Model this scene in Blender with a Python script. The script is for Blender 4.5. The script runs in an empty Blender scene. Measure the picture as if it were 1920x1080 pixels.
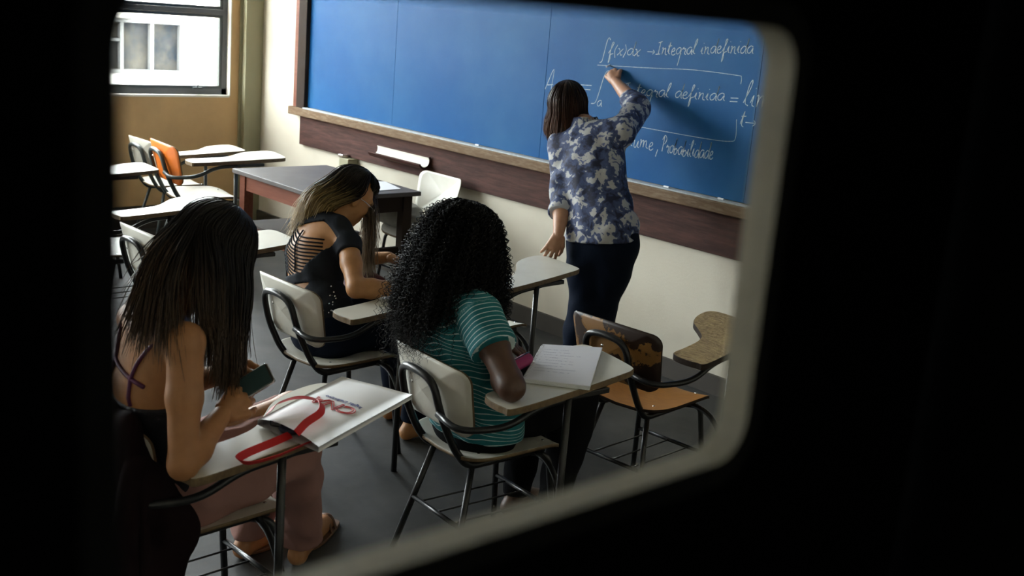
import bpy, bmesh, math, random
import numpy as np
from mathutils import Vector, Matrix

# ------------------------------------------------------------------ camera
D_WALL = 4.75                       # camera to front wall (metres)
CAM = np.array([0.0, -D_WALL, 0.4035 * D_WALL])
FPX = 2132.0                        # focal length in pixels of the 1920 wide frame
def _rot(y, p, r):
    f = np.array([-np.sin(y)*np.cos(p), np.cos(y)*np.cos(p), -np.sin(p)])
    rt = np.cross(f, [0, 0, 1]); rt /= np.linalg.norm(rt); dn = np.cross(f, rt)
    return np.array([np.cos(r)*rt+np.sin(r)*dn, -np.sin(r)*rt+np.cos(r)*dn, f])
ROT = _rot(*np.radians([47.33, 13.84, -4.71]))
scene = bpy.context.scene
COL = scene.collection
cam_data = bpy.data.cameras.new('camera')
cam = bpy.data.objects.new('camera', cam_data); COL.objects.link(cam)
cam_data.sensor_width = 36.0; cam_data.lens = FPX / 1920 * 36.0
cam_data.clip_start = 0.02; cam_data.clip_end = 200
_m = Matrix(((ROT[0][0], -ROT[1][0], -ROT[2][0], CAM[0]),
             (ROT[0][1], -ROT[1][1], -ROT[2][1], CAM[1]),
             (ROT[0][2], -ROT[1][2], -ROT[2][2], CAM[2]), (0, 0, 0, 1)))
cam.matrix_world = _m
cam_data.dof.use_dof = True
cam_data.dof.focus_distance = 4.6
cam_data.dof.aperture_fstop = (cam_data.lens / 1000) / 0.0082
scene.camera = cam

# ------------------------------------------------------------------ daylight
world = bpy.data.worlds.new('world'); scene.world = world; world.use_nodes = True
_bg = world.node_tree.nodes['Background']
_bg.inputs[0].default_value = (0.93, 0.97, 1.0, 1); _bg.inputs[1].default_value = 34.0
scene.view_settings.view_transform = 'Standard'; scene.view_settings.look = 'None'
scene.view_settings.gamma = 1.0; scene.view_settings.use_curve_mapping = False
scene.view_settings.exposure = 0.08
def sun(direction, strength, angle, color):
    l = bpy.data.lights.new('sun', 'SUN'); l.energy = strength; l.angle = angle; l.color = color
    o = bpy.data.objects.new('sun', l); COL.objects.link(o)
    o.rotation_euler = Vector(direction).to_track_quat('-Z', 'Y').to_euler(); return o
def portal(y0, y1, z0, z1, x):
    l = bpy.data.lights.new('window_portal', 'AREA'); l.shape = 'RECTANGLE'
    l.size = abs(y1-y0); l.size_y = abs(z1-z0); l.cycles.is_portal = True
    o = bpy.data.objects.new('window_portal', l); COL.objects.link(o)
    o.location = (x, (y0+y1)/2, (z0+z1)/2)
    o.rotation_euler = Matrix(((0, 0, -1), (-1, 0, 0), (0, 1, 0))).to_euler()
WINS = [(-1.92, -0.255), (-3.66, -2.06), (-5.40, -3.80), (-6.95, -5.54)]     # y ranges of the windows
WZ = (1.04, 3.0)
XL = -8.42                                                    # inner face of the window wall
for _a, _b in WINS: portal(_a, _b, WZ[0], WZ[1], XL-0.22)

# ------------------------------------------------------------------ pixel helpers (1920x1080 frame)
def ray(u, v): return ROT.T @ np.array([(u-960)/FPX, (v-540)/FPX, 1.0])
def PY(u, v, y):
    d = ray(u, v); return CAM + d*((y-CAM[1])/d[1])
def PZ(u, v, z):
    d = ray(u, v); return CAM + d*((z-CAM[2])/d[2])
def PX(u, v, x):
    d = ray(u, v); return CAM + d*((x-CAM[0])/d[0])

# ------------------------------------------------------------------ materials
def _nt(name):
    m = bpy.data.materials.new(name); m.use_nodes = True
    return m, m.node_tree, m.node_tree.nodes['Principled BSDF']
def mat(name, col, rough=0.6, metal=0.0, noise=None, bump=None, spec=0.5, coord='Object'):
    """col colour; noise=(scale, other colour, lo, hi); bump=(scale, strength)"""
    m, nt, b = _nt(name)
    b.inputs['Base Color'].default_value = (*col, 1); b.inputs['Roughness'].default_value = rough
    b.inputs['Metallic'].default_value = metal; b.inputs['Specular IOR Level'].default_value = spec
    tc = nt.nodes.new('ShaderNodeTexCoord')
    if noise:
        n = nt.nodes.new('ShaderNodeTexNoise'); n.inputs['Scale'].default_value = noise[0]
        n.inputs['Detail'].default_value = 6; n.inputs['Roughness'].default_value = 0.65
        mp = nt.nodes.new('ShaderNodeMapping')
        if len(noise) > 4: mp.inputs['Scale'].default_value = noise[4]
        nt.links.new(tc.outputs[coord], mp.inputs[0]); nt.links.new(mp.outputs[0], n.inputs['Vector'])
        r = nt.nodes.new('ShaderNodeValToRGB')
        r.color_ramp.elements[0].position = noise[2]; r.color_ramp.elements[1].position = noise[3]
        r.color_ramp.elements[0].color = (*col, 1); r.color_ramp.elements[1].color = (*noise[1], 1)
        nt.links.new(n.outputs['Fac'], r.inputs[0]); nt.links.new(r.outputs[0], b.inputs['Base Color'])
    if bump:
        n2 = nt.nodes.new('ShaderNodeTexNoise'); n2.inputs['Scale'].default_value = bump[0]; n2.inputs['Detail'].default_value = 4
        nt.links.new(tc.outputs[coord], n2.inputs['Vector'])
        bp = nt.nodes.new('ShaderNodeBump'); bp.inputs['Strength'].default_value = bump[1]; bp.inputs['Distance'].default_value = 0.01
        nt.links.new(n2.outputs['Fac'], bp.inputs['Height']); nt.links.new(bp.outputs[0], b.inputs['Normal'])
    return m
def glass_mat(name, tint=(0.96, 0.98, 0.98), gloss=0.06, rough=0.0, dirt=0.0):
    m = bpy.data.materials.new(name); m.use_nodes = True; nt = m.node_tree; nt.nodes.clear()
    out = nt.nodes.new('ShaderNodeOutputMaterial'); t = nt.nodes.new('ShaderNodeBsdfTransparent')
    t.inputs[0].default_value = (*tint, 1); g = nt.nodes.new('ShaderNodeBsdfGlossy'); g.inputs['Roughness'].default_value = rough
    mx = nt.nodes.new('ShaderNodeMixShader'); mx.inputs[0].default_value = gloss
    nt.links.new(t.outputs[0], mx.inputs[1]); nt.links.new(g.outputs[0], mx.inputs[2]); last = mx
    if dirt:
        df = nt.nodes.new('ShaderNodeBsdfDiffuse'); df.inputs[0].default_value = (0.7, 0.7, 0.68, 1)
        n = nt.nodes.new('ShaderNodeTexNoise'); n.inputs['Scale'].default_value = 9; n.inputs['Detail'].default_value = 5
        tc = nt.nodes.new('ShaderNodeTexCoord'); nt.links.new(tc.outputs['Object'], n.inputs['Vector'])
        r = nt.nodes.new('ShaderNodeMapRange'); r.inputs[1].default_value = 0.45; r.inputs[2].default_value = 0.75; r.inputs[4].default_value = dirt
        nt.links.new(n.outputs['Fac'], r.inputs[0])
        m2 = nt.nodes.new('ShaderNodeMixShader'); nt.links.new(r.outputs[0], m2.inputs[0])
        nt.links.new(mx.outputs[0], m2.inputs[1]); nt.links.new(df.outputs[0], m2.inputs[2]); last = m2
    nt.links.new(last.outputs[0], out.inputs[0]); return m

M = {}
M['cream_wall'] = mat('cream_wall', (0.57, 0.525, 0.43), 0.75, noise=(2.5, (0.46, 0.42, 0.34), 0.45, 0.85), bump=(60, 0.08))
M['tan_wall'] = mat('tan_wall', (0.54, 0.35, 0.165), 0.75, noise=(3, (0.45, 0.29, 0.135), 0.45, 0.8))
M['olive'] = mat('olive_paint', (0.28, 0.265, 0.165), 0.6)
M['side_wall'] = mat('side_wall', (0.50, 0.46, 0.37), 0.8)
M['ceiling'] = mat('ceiling_paint', (0.72, 0.69, 0.61), 0.85)
M['floor'] = mat('floor_vinyl', (0.022, 0.022, 0.021), 0.55, noise=(5, (0.050, 0.048, 0.044), 0.4, 0.75), bump=(30, 0.05), spec=0.35)
M['baseboard'] = mat('baseboard_paint', (0.042, 0.034, 0.026), 0.5)
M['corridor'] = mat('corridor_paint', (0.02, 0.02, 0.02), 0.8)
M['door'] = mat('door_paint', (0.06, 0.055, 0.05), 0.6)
M['door_frame'] = mat('glazing_bead_paint', (0.55, 0.52, 0.42), 0.45, noise=(25, (0.38, 0.36, 0.30), 0.4, 0.75))
M['board'] = mat('board_blue', (0.002, 0.078, 0.250), 0.5, noise=(1.6, (0.016, 0.108, 0.27), 0.40, 0.75), spec=0.12)
M['chalk'] = mat('chalk', (0.38, 0.48, 0.56), 0.9, noise=(60, (0.60, 0.66, 0.70), 0.45, 0.6))
M['dust'] = mat('chalk_dust', (0.50, 0.54, 0.56), 0.9, noise=(30, (0.30, 0.33, 0.35), 0.4, 0.7))
M['ledge'] = mat('ledge_wood', (0.14, 0.085, 0.045), 0.7, noise=(14, (0.27, 0.20, 0.13), 0.45, 0.8, (1, 6, 6)), spec=0.2)
M['panel'] = mat('panel_wood', (0.036, 0.012, 0.009), 0.7, noise=(9, (0.100, 0.038, 0.027), 0.4, 0.8, (0.6, 6, 6)), bump=(40, 0.1), spec=0.2)
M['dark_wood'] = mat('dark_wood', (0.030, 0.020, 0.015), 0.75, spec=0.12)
M['steel_frame'] = mat('window_steel', (0.10, 0.105, 0.11), 0.5)
M['glass'] = glass_mat('window_glass', dirt=0.10)
M['glass2'] = glass_mat('door_glass', tint=(0.985, 0.99, 0.985), gloss=0.03)
M['laminate'] = mat('laminate_cream', (0.66, 0.64, 0.57), 0.38, noise=(8, (0.57, 0.545, 0.47), 0.45, 0.8))
M['ply'] = mat('plywood_edge', (0.17, 0.11, 0.05), 0.6, noise=(40, (0.10, 0.06, 0.03), 0.4, 0.7))
M['frame'] = mat('black_enamel', (0.010, 0.010, 0.011), 0.3, noise=(60, (0.03, 0.03, 0.03), 0.5, 0.8))
M['grey_frame'] = mat('grey_enamel', (0.045, 0.055, 0.055), 0.35)
M['metal'] = mat('bright_metal', (0.7, 0.7, 0.7), 0.25, 1.0)
M['orange'] = mat('orange_laminate', (0.72, 0.17, 0.02), 0.4)
M['amber'] = mat('amber_ply', (0.44, 0.17, 0.012), 0.6, noise=(20, (0.34, 0.125, 0.010), 0.4, 0.7, (1, 5, 1)))
M['brown'] = mat('worn_brown', (0.030, 0.014, 0.009), 0.45, noise=(6, (0.26, 0.125, 0.035), 0.52, 0.535))
M['worn_ply'] = mat('worn_bare_ply', (0.40, 0.29, 0.13), 0.7, noise=(30, (0.17, 0.10, 0.04), 0.40, 0.68, (1.0, 3.5, 1)), bump=(60, 0.5))
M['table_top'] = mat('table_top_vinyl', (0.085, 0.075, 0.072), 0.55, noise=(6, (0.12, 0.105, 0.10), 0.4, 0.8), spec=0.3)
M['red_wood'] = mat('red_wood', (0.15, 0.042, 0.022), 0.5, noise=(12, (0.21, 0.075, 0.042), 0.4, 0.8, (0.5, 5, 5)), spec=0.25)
M['paper'] = mat('paper_white', (0.74, 0.74, 0.76), 0.7)
M['bag_white'] = mat('bag_white', (0.80, 0.79, 0.80), 0.55, bump=(14, 0.12))
M['red'] = mat('red_ribbon', (0.58, 0.016, 0.018), 0.5)
M['blue_ink'] = mat('blue_ink', (0.05, 0.07, 0.28), 0.6)
M['navy'] = mat('navy_plastic', (0.012, 0.014, 0.045), 0.4)
M['pink'] = mat('pink_fabric', (0.30, 0.015, 0.10), 0.6)
M['black'] = mat('black_plastic', (0.01, 0.01, 0.012), 0.35)
M['screen'] = mat('phone_screen', (0.05, 0.09, 0.09), 0.12)
M['canvas'] = mat('grey_canvas', (0.23, 0.22, 0.185), 0.85, bump=(60, 0.2))
M['maroon'] = mat('maroon_cloth', (0.009, 0.003, 0.004), 0.95, bump=(25, 0.2), spec=0.1)
M['facade'] = mat('facade_cream', (0.70, 0.68, 0.61), 0.9)
M['facade_dark'] = mat('facade_window', (0.018, 0.020, 0.022), 1.0, noise=(2.2, (0.05, 0.045, 0.035), 0.4, 0.6), spec=0.0)
M['facade_frame'] = mat('facade_frame', (0.14, 0.14, 0.135), 1.0, spec=0.0)
M['skin_tan'] = mat('skin_tan', (0.44, 0.205, 0.078), 0.5, noise=(30, (0.39, 0.175, 0.066), 0.4, 0.7))
M['skin_warm'] = mat('skin_warm', (0.39, 0.17, 0.065), 0.5, noise=(30, (0.34, 0.145, 0.055), 0.4, 0.7))
M['skin_deep'] = mat('skin_deep', (0.085, 0.037, 0.021), 0.45, noise=(30, (0.065, 0.028, 0.016), 0.4, 0.7))
M['skin_fair'] = mat('skin_fair', (0.42, 0.22, 0.13), 0.5, noise=(30, (0.36, 0.17, 0.10), 0.4, 0.7))
M['denim'] = mat('dark_denim', (0.0045, 0.008, 0.018), 0.9, bump=(150, 0.15), spec=0.1)
M['blackcloth'] = mat('black_cloth', (0.005, 0.005, 0.006), 0.95, bump=(60, 0.15), spec=0.08)
M['charcoal'] = mat('charcoal_jersey', (0.013, 0.015, 0.020), 0.85, bump=(40, 0.1), spec=0.15)
M['pink_trouser'] = mat('pink_trousers', (0.34, 0.17, 0.145), 0.85, bump=(40, 0.12))
M['lace'] = mat('dark_lace', (0.006, 0.005, 0.010), 0.8, noise=(55, (0.06, 0.055, 0.075), 0.62, 0.68), bump=(70, 0.5))
M['purple'] = mat('purple_strap', (0.10, 0.018, 0.075), 0.5)
M['sandal'] = mat('sandal_leather', (0.12, 0.055, 0.025), 0.5)
M['eye'] = mat('eye_white', (0.6, 0.6, 0.58), 0.2)
def hair_mat(name, root, tip, rough=0.38, lo=0.45, hi=0.85):
    m, nt, b = _nt(name); b.inputs['Roughness'].default_value = rough
    a = nt.nodes.new('ShaderNodeAttribute'); a.attribute_name = 'along'
    r = nt.nodes.new('ShaderNodeValToRGB'); r.color_ramp.elements[0].position = lo; r.color_ramp.elements[1].position = hi
    r.color_ramp.elements[0].color = (*root, 1); r.color_ramp.elements[1].color = (*tip, 1)
    b.inputs['Specular IOR Level'].default_value = 0.3
    nt.links.new(a.outputs['Fac'], r.inputs[0]); nt.links.new(r.outputs[0], b.inputs['Base Color']); return m
M['hair_dark'] = hair_mat('hair_dark_brown', (0.009, 0.006, 0.005), (0.085, 0.050, 0.026), lo=0.55, hi=1.0)
M['hair_lock'] = hair_mat('hair_brown_lock', (0.012, 0.008, 0.005), (0.22, 0.14, 0.07), lo=0.30, hi=1.0)
M['hair_blonde'] = hair_mat('hair_blonde_tips', (0.012, 0.008, 0.005), (0.36, 0.25, 0.10), lo=0.42, hi=0.78)
M['hair_black'] = hair_mat('hair_black_curls', (0.006, 0.005, 0.005), (0.009, 0.007, 0.006), rough=0.7)
M['hair_bob'] = hair_mat('hair_brown_bob', (0.014, 0.006, 0.004), (0.075, 0.026, 0.010), lo=0.2, hi=1.0)
def stripe_mat():
    m, nt, b = _nt('teal_stripes'); b.inputs['Roughness'].default_value = 0.8
    a = nt.nodes.new('ShaderNodeAttribute'); a.attribute_name = 'along'
    mu = nt.nodes.new('ShaderNodeMath'); mu.operation = 'MULTIPLY'; mu.inputs[1].default_value = 1/0.0165
    fr = nt.nodes.new('ShaderNodeMath'); fr.operation = 'FRACT'
    r = nt.nodes.new('ShaderNodeValToRGB'); r.color_ramp.interpolation = 'CONSTANT'
    r.color_ramp.elements[0].color = (0.002, 0.135, 0.150, 1); r.color_ramp.elements[1].position = 0.84
    r.color_ramp.elements[1].color = (0.50, 0.60, 0.60, 1)
    nt.links.new(a.outputs['Fac'], mu.inputs[0]); nt.links.new(mu.outputs[0], fr.inputs[0])
    nt.links.new(fr.outputs[0], r.inputs[0]); nt.links.new(r.outputs[0], b.inputs['Base Color']); return m
M['stripes'] = stripe_mat()
def floral_mat():
    m, nt, b = _nt('floral_print'); b.inputs['Roughness'].default_value = 0.75
    tc = nt.nodes.new('ShaderNodeTexCoord')
    n = nt.nodes.new('ShaderNodeTexNoise'); n.inputs['Scale'].default_value = 16; n.inputs['Detail'].default_value = 3
    ad = nt.nodes.new('ShaderNodeVectorMath'); ad.operation = 'MULTIPLY_ADD'; ad.inputs[1].default_value = (0.10,)*3
    nt.links.new(tc.outputs['Object'], n.inputs['Vector']); nt.links.new(n.outputs['Color'], ad.inputs[0]); nt.links.new(tc.outputs['Object'], ad.inputs[2])
    n1 = nt.nodes.new('ShaderNodeTexNoise'); n1.inputs['Scale'].default_value = 13; n1.inputs['Detail'].default_value = 2.5; n1.inputs['Roughness'].default_value = 0.7
    nt.links.new(ad.outputs[0], n1.inputs['Vector'])
    r = nt.nodes.new('ShaderNodeValToRGB'); e = r.color_ramp.elements; r.color_ramp.interpolation = 'LINEAR'
    e[0].position = 0.40; e[0].color = (0.008, 0.011, 0.036, 1); e[1].position = 0.47; e[1].color = (0.040, 0.058, 0.14, 1)
    for p, c in ((0.535, (0.06, 0.085, 0.18, 1)), (0.55, (0.40, 0.40, 0.41, 1)), (0.66, (0.46, 0.455, 0.44, 1)), (0.69, (0.10, 0.13, 0.26, 1))):
        x = e.new(p); x.color = c
    nt.links.new(n1.outputs['Fac'], r.inputs[0]); nt.links.new(r.outputs[0], b.inputs['Base Color']); return m
M['floral'] = floral_mat()

# ------------------------------------------------------------------ object helpers
def tag(o, label=None, cat=None, group=None, kind=None):
    if label: o['label'] = label
    if cat: o['category'] = cat
    if group: o['group'] = group
    if kind: o['kind'] = kind
    return o
def empty(name, loc=(0, 0, 0), rz=0.0):
    o = bpy.data.objects.new(name, None); COL.objects.link(o); o.location = loc; o.rotation_euler = (0, 0, rz)
    o.empty_display_size = 0.1; return o
def link(name, me, parent=None, smooth=False):
    o = bpy.data.objects.new(name, me); COL.objects.link(o)
    if parent is not None: o.parent = parent
    if smooth: me.polygons.foreach_set('use_smooth', np.ones(len(me.polygons), dtype=bool))
    return o
class MB:
    """collects shapes into one mesh"""
    def __init__(s): s.v = []; s.f = []; s.m = []; s.n = 0
    def add(s, v, f, mi=0):
        v = np.asarray(v, float).reshape(-1, 3); s.v.append(v); s.f += [[i+s.n for i in q] for q in f]; s.m += [mi]*len(f); s.n += len(v); return s
    def box(s, a, b, mi=0, bev=0.0):
        a = np.minimum(a, b) if False else np.asarray(a, float); b = np.asarray(b, float)
        lo, hi = np.minimum(a, b), np.maximum(a, b)
        if bev <= 0:
            v = [(x, y, z) for x in (lo[0], hi[0]) for y in (lo[1], hi[1]) for z in (lo[2], hi[2])]
            return s.add(v, [(0, 1, 3, 2), (4, 6, 7, 5), (0, 4, 5, 1), (2, 3, 7, 6), (0, 2, 6, 4), (1, 5, 7, 3)], mi)
        bm = bmesh.new(); bmesh.ops.create_cube(bm, size=1)
        for q in bm.verts: q.co = Vector(lo) + Vector([(q.co[i]+.5)*(hi-lo)[i] for i in range(3)])
        bmesh.ops.bevel(bm, geom=bm.edges[:], offset=min(bev, 0.45*min(hi-lo)), segments=2, affect='EDGES', profile=0.5)
        bm.verts.ensure_lookup_table(); v = [q.co[:] for q in bm.verts]; f = [[q.index for q in p.verts] for p in bm.faces]; bm.free()
        return s.add(v, f, mi)
    def tube(s, pts, r, n=10, mi=0, cap=True):
        pts = np.asarray(pts, float); m = len(pts); r = np.broadcast_to(np.asarray(r, float), (m,))
        t = np.gradient(pts, axis=0); t /= np.linalg.norm(t, axis=1)[:, None]+1e-12
        ref = np.array([0, 0, 1.]) if abs(t[0][2]) < 0.9 else np.array([1., 0, 0])
        u = np.cross(t[0], ref); u /= np.linalg.norm(u); V = []
        for i in range(m):
            u = u - t[i]*(u@t[i]); u /= np.linalg.norm(u); w = np.cross(t[i], u)
            a = np.linspace(0, 2*np.pi, n, endpoint=False)
            V.append(pts[i] + r[i]*(np.cos(a)[:, None]*u + np.sin(a)[:, None]*w))
        F = [(i*n+j, i*n+(j+1) % n, (i+1)*n+(j+1) % n, (i+1)*n+j) for i in range(m-1) for j in range(n)]
        if cap: F += [tuple(range(n-1, -1, -1)), tuple((m-1)*n+j for j in range(n))]
        return s.add(np.concatenate(V), F, mi)
    def ribbon(s, pts, side, w, th=0.001, mi=0):
        """flat band along pts, side = width direction per point"""
        pts = np.asarray(pts, float); side = np.broadcast_to(np.asarray(side, float), pts.shape)
        t = np.gradient(pts, axis=0); V = []
        for p, sd, tt in zip(pts, side, t):
            sd = sd/np.linalg.norm(sd); nn = np.cross(tt, sd); nn = nn/(np.linalg.norm(nn)+1e-9)*th/2
            V += [p-sd*w/2-nn, p+sd*w/2-nn, p+sd*w/2+nn, p-sd*w/2+nn]
        m = len(pts); F = [(i*4+j, i*4+(j+1) % 4, (i+1)*4+(j+1) % 4, (i+1)*4+j) for i in range(m-1) for j in range(4)]
        F += [(3, 2, 1, 0), tuple((m-1)*4+j for j in range(4))]
        return s.add(V, F, mi)
    def slab(s, outline, z0, z1, mi_top=0, mi_side=1, bev=0.003, fn=None):
        """flat board: 2D outline extruded, top and bottom slightly rounded"""
        o = np.asarray(outline, float); n = len(o); c = o.mean(0)
        d = o-np.roll(o, 1, 0); e = np.roll(o, -1, 0)-o
        nr = np.stack([d[:, 1]+e[:, 1], -(d[:, 0]+e[:, 0])], 1); nr /= np.linalg.norm(nr, axis=1)[:, None]+1e-9
        area = 0.5*np.sum(o[:, 0]*np.roll(o[:, 1], -1)-np.roll(o[:, 0], -1)*o[:, 1])
        if area < 0: nr = -nr
        rings = [(o-nr*bev, z0), (o, z0+bev), (o, z1-bev), (o-nr*bev, z1)]
        V = np.concatenate([np.column_stack([r, np.full(n, z)]) for r, z in rings])
        if fn is not None: V = fn(V)
        k = 1 if area > 0 else -1
        def fl(q): return tuple(q) if k > 0 else tuple(reversed(q))
        F1 = [fl((3*n+np.arange(n)).tolist()), fl(np.arange(n)[::-1].tolist())]
        base = s.n; s.add(V, F1, mi_top)
        for i in range(3):
            for j in range(n):
                q = fl((i*n+j, i*n+(j+1) % n, (i+1)*n+(j+1) % n, (i+1)*n+j))
                s.f.append([x+base for x in q]); s.m.append(mi_side)
        return s
    def sphere(s, c, r, n=8, mi=0):
        r = np.broadcast_to(np.asarray(r, float), (3,)); V = [np.asarray(c)+r*np.array([0, 0, 1.])]
        for i in range(1, n):
            th = np.pi*i/n
            for j in range(2*n): V.append(np.asarray(c)+r*np.array([np.sin(th)*np.cos(np.pi*j/n), np.sin(th)*np.sin(np.pi*j/n), np.cos(th)]))
        V.append(np.asarray(c)-r*np.array([0, 0, 1.])); w = 2*n; F = [(0, 1+j, 1+(j+1) % w) for j in range(w)]
        for i in range(n-2): F += [(1+i*w+j, 1+(i+1)*w+j, 1+(i+1)*w+(j+1) % w, 1+i*w+(j+1) % w) for j in range(w)]
        e = 1+(n-1)*w; F += [(e, 1+(n-2)*w+(j+1) % w, 1+(n-2)*w+j) for j in range(w)]
        return s.add(V, F, mi)
    def mesh(s, name, mats):
        me = bpy.data.meshes.new(name); me.from_pydata(np.concatenate(s.v).tolist(), [], s.f)
        for x in (mats if isinstance(mats, (list, tuple)) else [mats]): me.materials.append(M[x] if isinstance(x, str) else x)
        me.polygons.foreach_set('material_index', s.m); me.update(); return me
    def build(s, name, mats, parent=None, smooth=False): return link(name, s.mesh(name, mats), parent, smooth)
def struct(name, mb, mats, parent=None):
    o = mb.build(name, mats, parent)
    if parent is None: o['kind'] = 'structure'
    return o
def rpath(pts, rad=0.04, n=5):
    """polyline with rounded corners"""
    pts = [np.asarray(p, float) for p in pts]; out = [pts[0]]
    for i in range(1, len(pts)-1):
        a, b, c = pts[i-1], pts[i], pts[i+1]; la, lc = np.linalg.norm(a-b), np.linalg.norm(c-b)
        r = min(rad, la*0.48, lc*0.48); p = b+(a-b)/la*r; q = b+(c-b)/lc*r
        for t in np.linspace(0, 1, n): out.append((1-t)**2*p+2*t*(1-t)*b+t*t*q)
    out.append(pts[-1]); return np.array(out)
def rrect(x0, x1, y0, y1, r, n=6):
    o = []
    for cx, cy, a0 in ((x1-r, y1-r, 0), (x0+r, y1-r, 90), (x0+r, y0+r, 180), (x1-r, y0+r, 270)):
        for a in np.radians(np.linspace(a0, a0+90, n)): o.append((cx+r*np.cos(a), cy+r*np.sin(a)))
    return np.array(o)
def spline(pts, n=8, closed=False):
    """Catmull-Rom through points"""
    p = np.asarray(pts, float); m = len(p)
    if m < 3 and not closed: return np.array([p[0]+(p[-1]-p[0])*t for t in np.linspace(0, 1, n)])
    q = np.vstack([p[-1], p, p[0], p[1]]) if closed else np.vstack([2*p[0]-p[1], p, 2*p[-1]-p[-2]])
    out = []
    for i in range(m if closed else m-1):
        a, b, c, d = q[i], q[i+1], q[i+2], q[i+3]
        for t in np.arange(n)/n:
            out.append(0.5*((2*b)+(c-a)*t+(2*a-5*b+4*c-d)*t*t+(3*b-a-3*c+d)*t**3))
    if not closed: out.append(p[-1])
    return np.array(out)
def copy_tree(o, parent=None):
    c = o.copy(); COL.objects.link(c); c.parent = parent
    for ch in list(o.children):
        d = copy_tree(ch, c)
    return c
def wbuild(mb, name, mats, parent, smooth=False):
    """mesh given in world coordinates under an unrotated parent"""
    o = mb.build(name, mats, parent, smooth); l = Vector((0, 0, 0)); p = parent
    while p is not None: l += Vector(p.location); p = p.parent
    o.location = -l; return o

# ------------------------------------------------------------------ the room
XR = -0.40          # room face of the door wall
YB = -7.2           # back wall
HC = 3.25           # ceiling
TW = 0.25
struct('floor', MB().box((XL, YB, -0.12), (XR, 0, 0)), 'floor')
struct('ceiling', MB().box((XL-TW, YB, HC), (XR+0.15, 0, HC+0.15)), 'ceiling')
struct('wall_front', MB().box((XL-TW, 0, -0.12), (XR+0.15, 0.2, HC+0.15)), 'cream_wall')
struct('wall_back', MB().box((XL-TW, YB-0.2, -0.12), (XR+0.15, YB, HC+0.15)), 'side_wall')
wl = MB().box((XL-TW, YB, -0.12), (XL, 0, WZ[0])).box((XL-TW, YB, WZ[1]), (XL, 0, HC))
_e = 0.0
for a, b in WINS:
    wl.box((XL-TW, b, WZ[0]), (XL, _e, WZ[1])); _e = a
wl.box((XL-TW, YB, WZ[0]), (XL, _e, WZ[1]))
struct('wall_left', wl, 'tan_wall')
struct('trim_1', MB().box((XL+0.018, -0.155, 0), (XL+0.07, 0, HC), bev=0.003).box((XL, -0.175, 0), (XL+0.018, 0, HC)), 'olive')   # corner pillar
struct('baseboard_front', MB().box((XL+0.07, -0.02, 0), (XR, 0, 0.105)), 'baseboard')
struct('baseboard_left', MB().box((XL, YB, 0), (XL+0.02, -0.175, 0.18)), 'baseboard')
# door wall with the doorway
DY0, DY1, DZ = -4.92, -4.04, 2.12
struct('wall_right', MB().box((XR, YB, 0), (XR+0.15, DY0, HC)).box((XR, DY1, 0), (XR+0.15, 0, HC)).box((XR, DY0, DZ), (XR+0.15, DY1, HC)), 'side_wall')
struct('trim_3', MB().box((XR-0.01, DY0-0.06, 0), (XR+0.16, DY0+0.002, DZ)).box((XR-0.01, DY1-0.002, 0), (XR+0.16, DY1+0.06, DZ)).box((XR-0.01, DY0-0.06, DZ-0.002), (XR+0.16, DY1+0.06, DZ+0.06)), 'corridor')   # dark casing added over the doorway reveal to hide the light on it
# dark corridor where the photographer stands
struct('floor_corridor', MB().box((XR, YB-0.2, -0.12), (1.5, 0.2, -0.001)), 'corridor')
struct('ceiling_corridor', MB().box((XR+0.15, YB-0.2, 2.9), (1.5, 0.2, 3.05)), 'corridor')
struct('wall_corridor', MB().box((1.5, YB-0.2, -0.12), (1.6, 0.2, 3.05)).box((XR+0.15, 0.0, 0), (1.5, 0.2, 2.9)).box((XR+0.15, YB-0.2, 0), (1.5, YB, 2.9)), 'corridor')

# door with its small glazed opening (slab between room face and corridor face)
dX0, dX1 = -0.366, -0.350
oy0, oy1, oz0, oz1 = -4.601, -4.243, 1.683, 1.917          # clear opening
def ring(o, outer, inner, x0, x1, mi=0):
    n = len(inner); V = []
    for x in (x0, x1):
        V += [(x, p[0], p[1]) for p in outer]+[(x, p[0], p[1]) for p in inner]
    F = []
    for j in range(n):
        k = (j+1) % n
        F += [(j, k, n+k, n+j), (2*n+j, 3*n+j, 3*n+k, 2*n+k), (j, 2*n+j, 2*n+k, k), (n+j, n+k, 3*n+k, 3*n+j)]
    o.add(V, F, mi); return o
hole = rrect(oy0-0.014, oy1+0.014, oz0-0.014, oz1+0.014, 0.034, 8)
clear = rrect(oy0, oy1, oz0, oz1, 0.022, 8)
cy_, cz_ = (oy0+oy1)/2, (oz0+oz1)/2
def proj_rect(p, y0, y1, z0, z1):
    d = np.array([p[0]-cy_, p[1]-cz_]); t = 1e9
    if d[0] > 0: t = min(t, (y1-cy_)/d[0])
    if d[0] < 0: t = min(t, (y0-cy_)/d[0])
    if d[1] > 0: t = min(t, (z1-cz_)/d[1])
    if d[1] < 0: t = min(t, (z0-cz_)/d[1])
    return (cy_+d[0]*t, cz_+d[1]*t)
outer = [proj_rect(p, DY0+0.004, DY1-0.004, 0.008, DZ-0.004) for p in hole]
door = ring(MB(), outer, hole, dX0, dX1)
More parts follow.
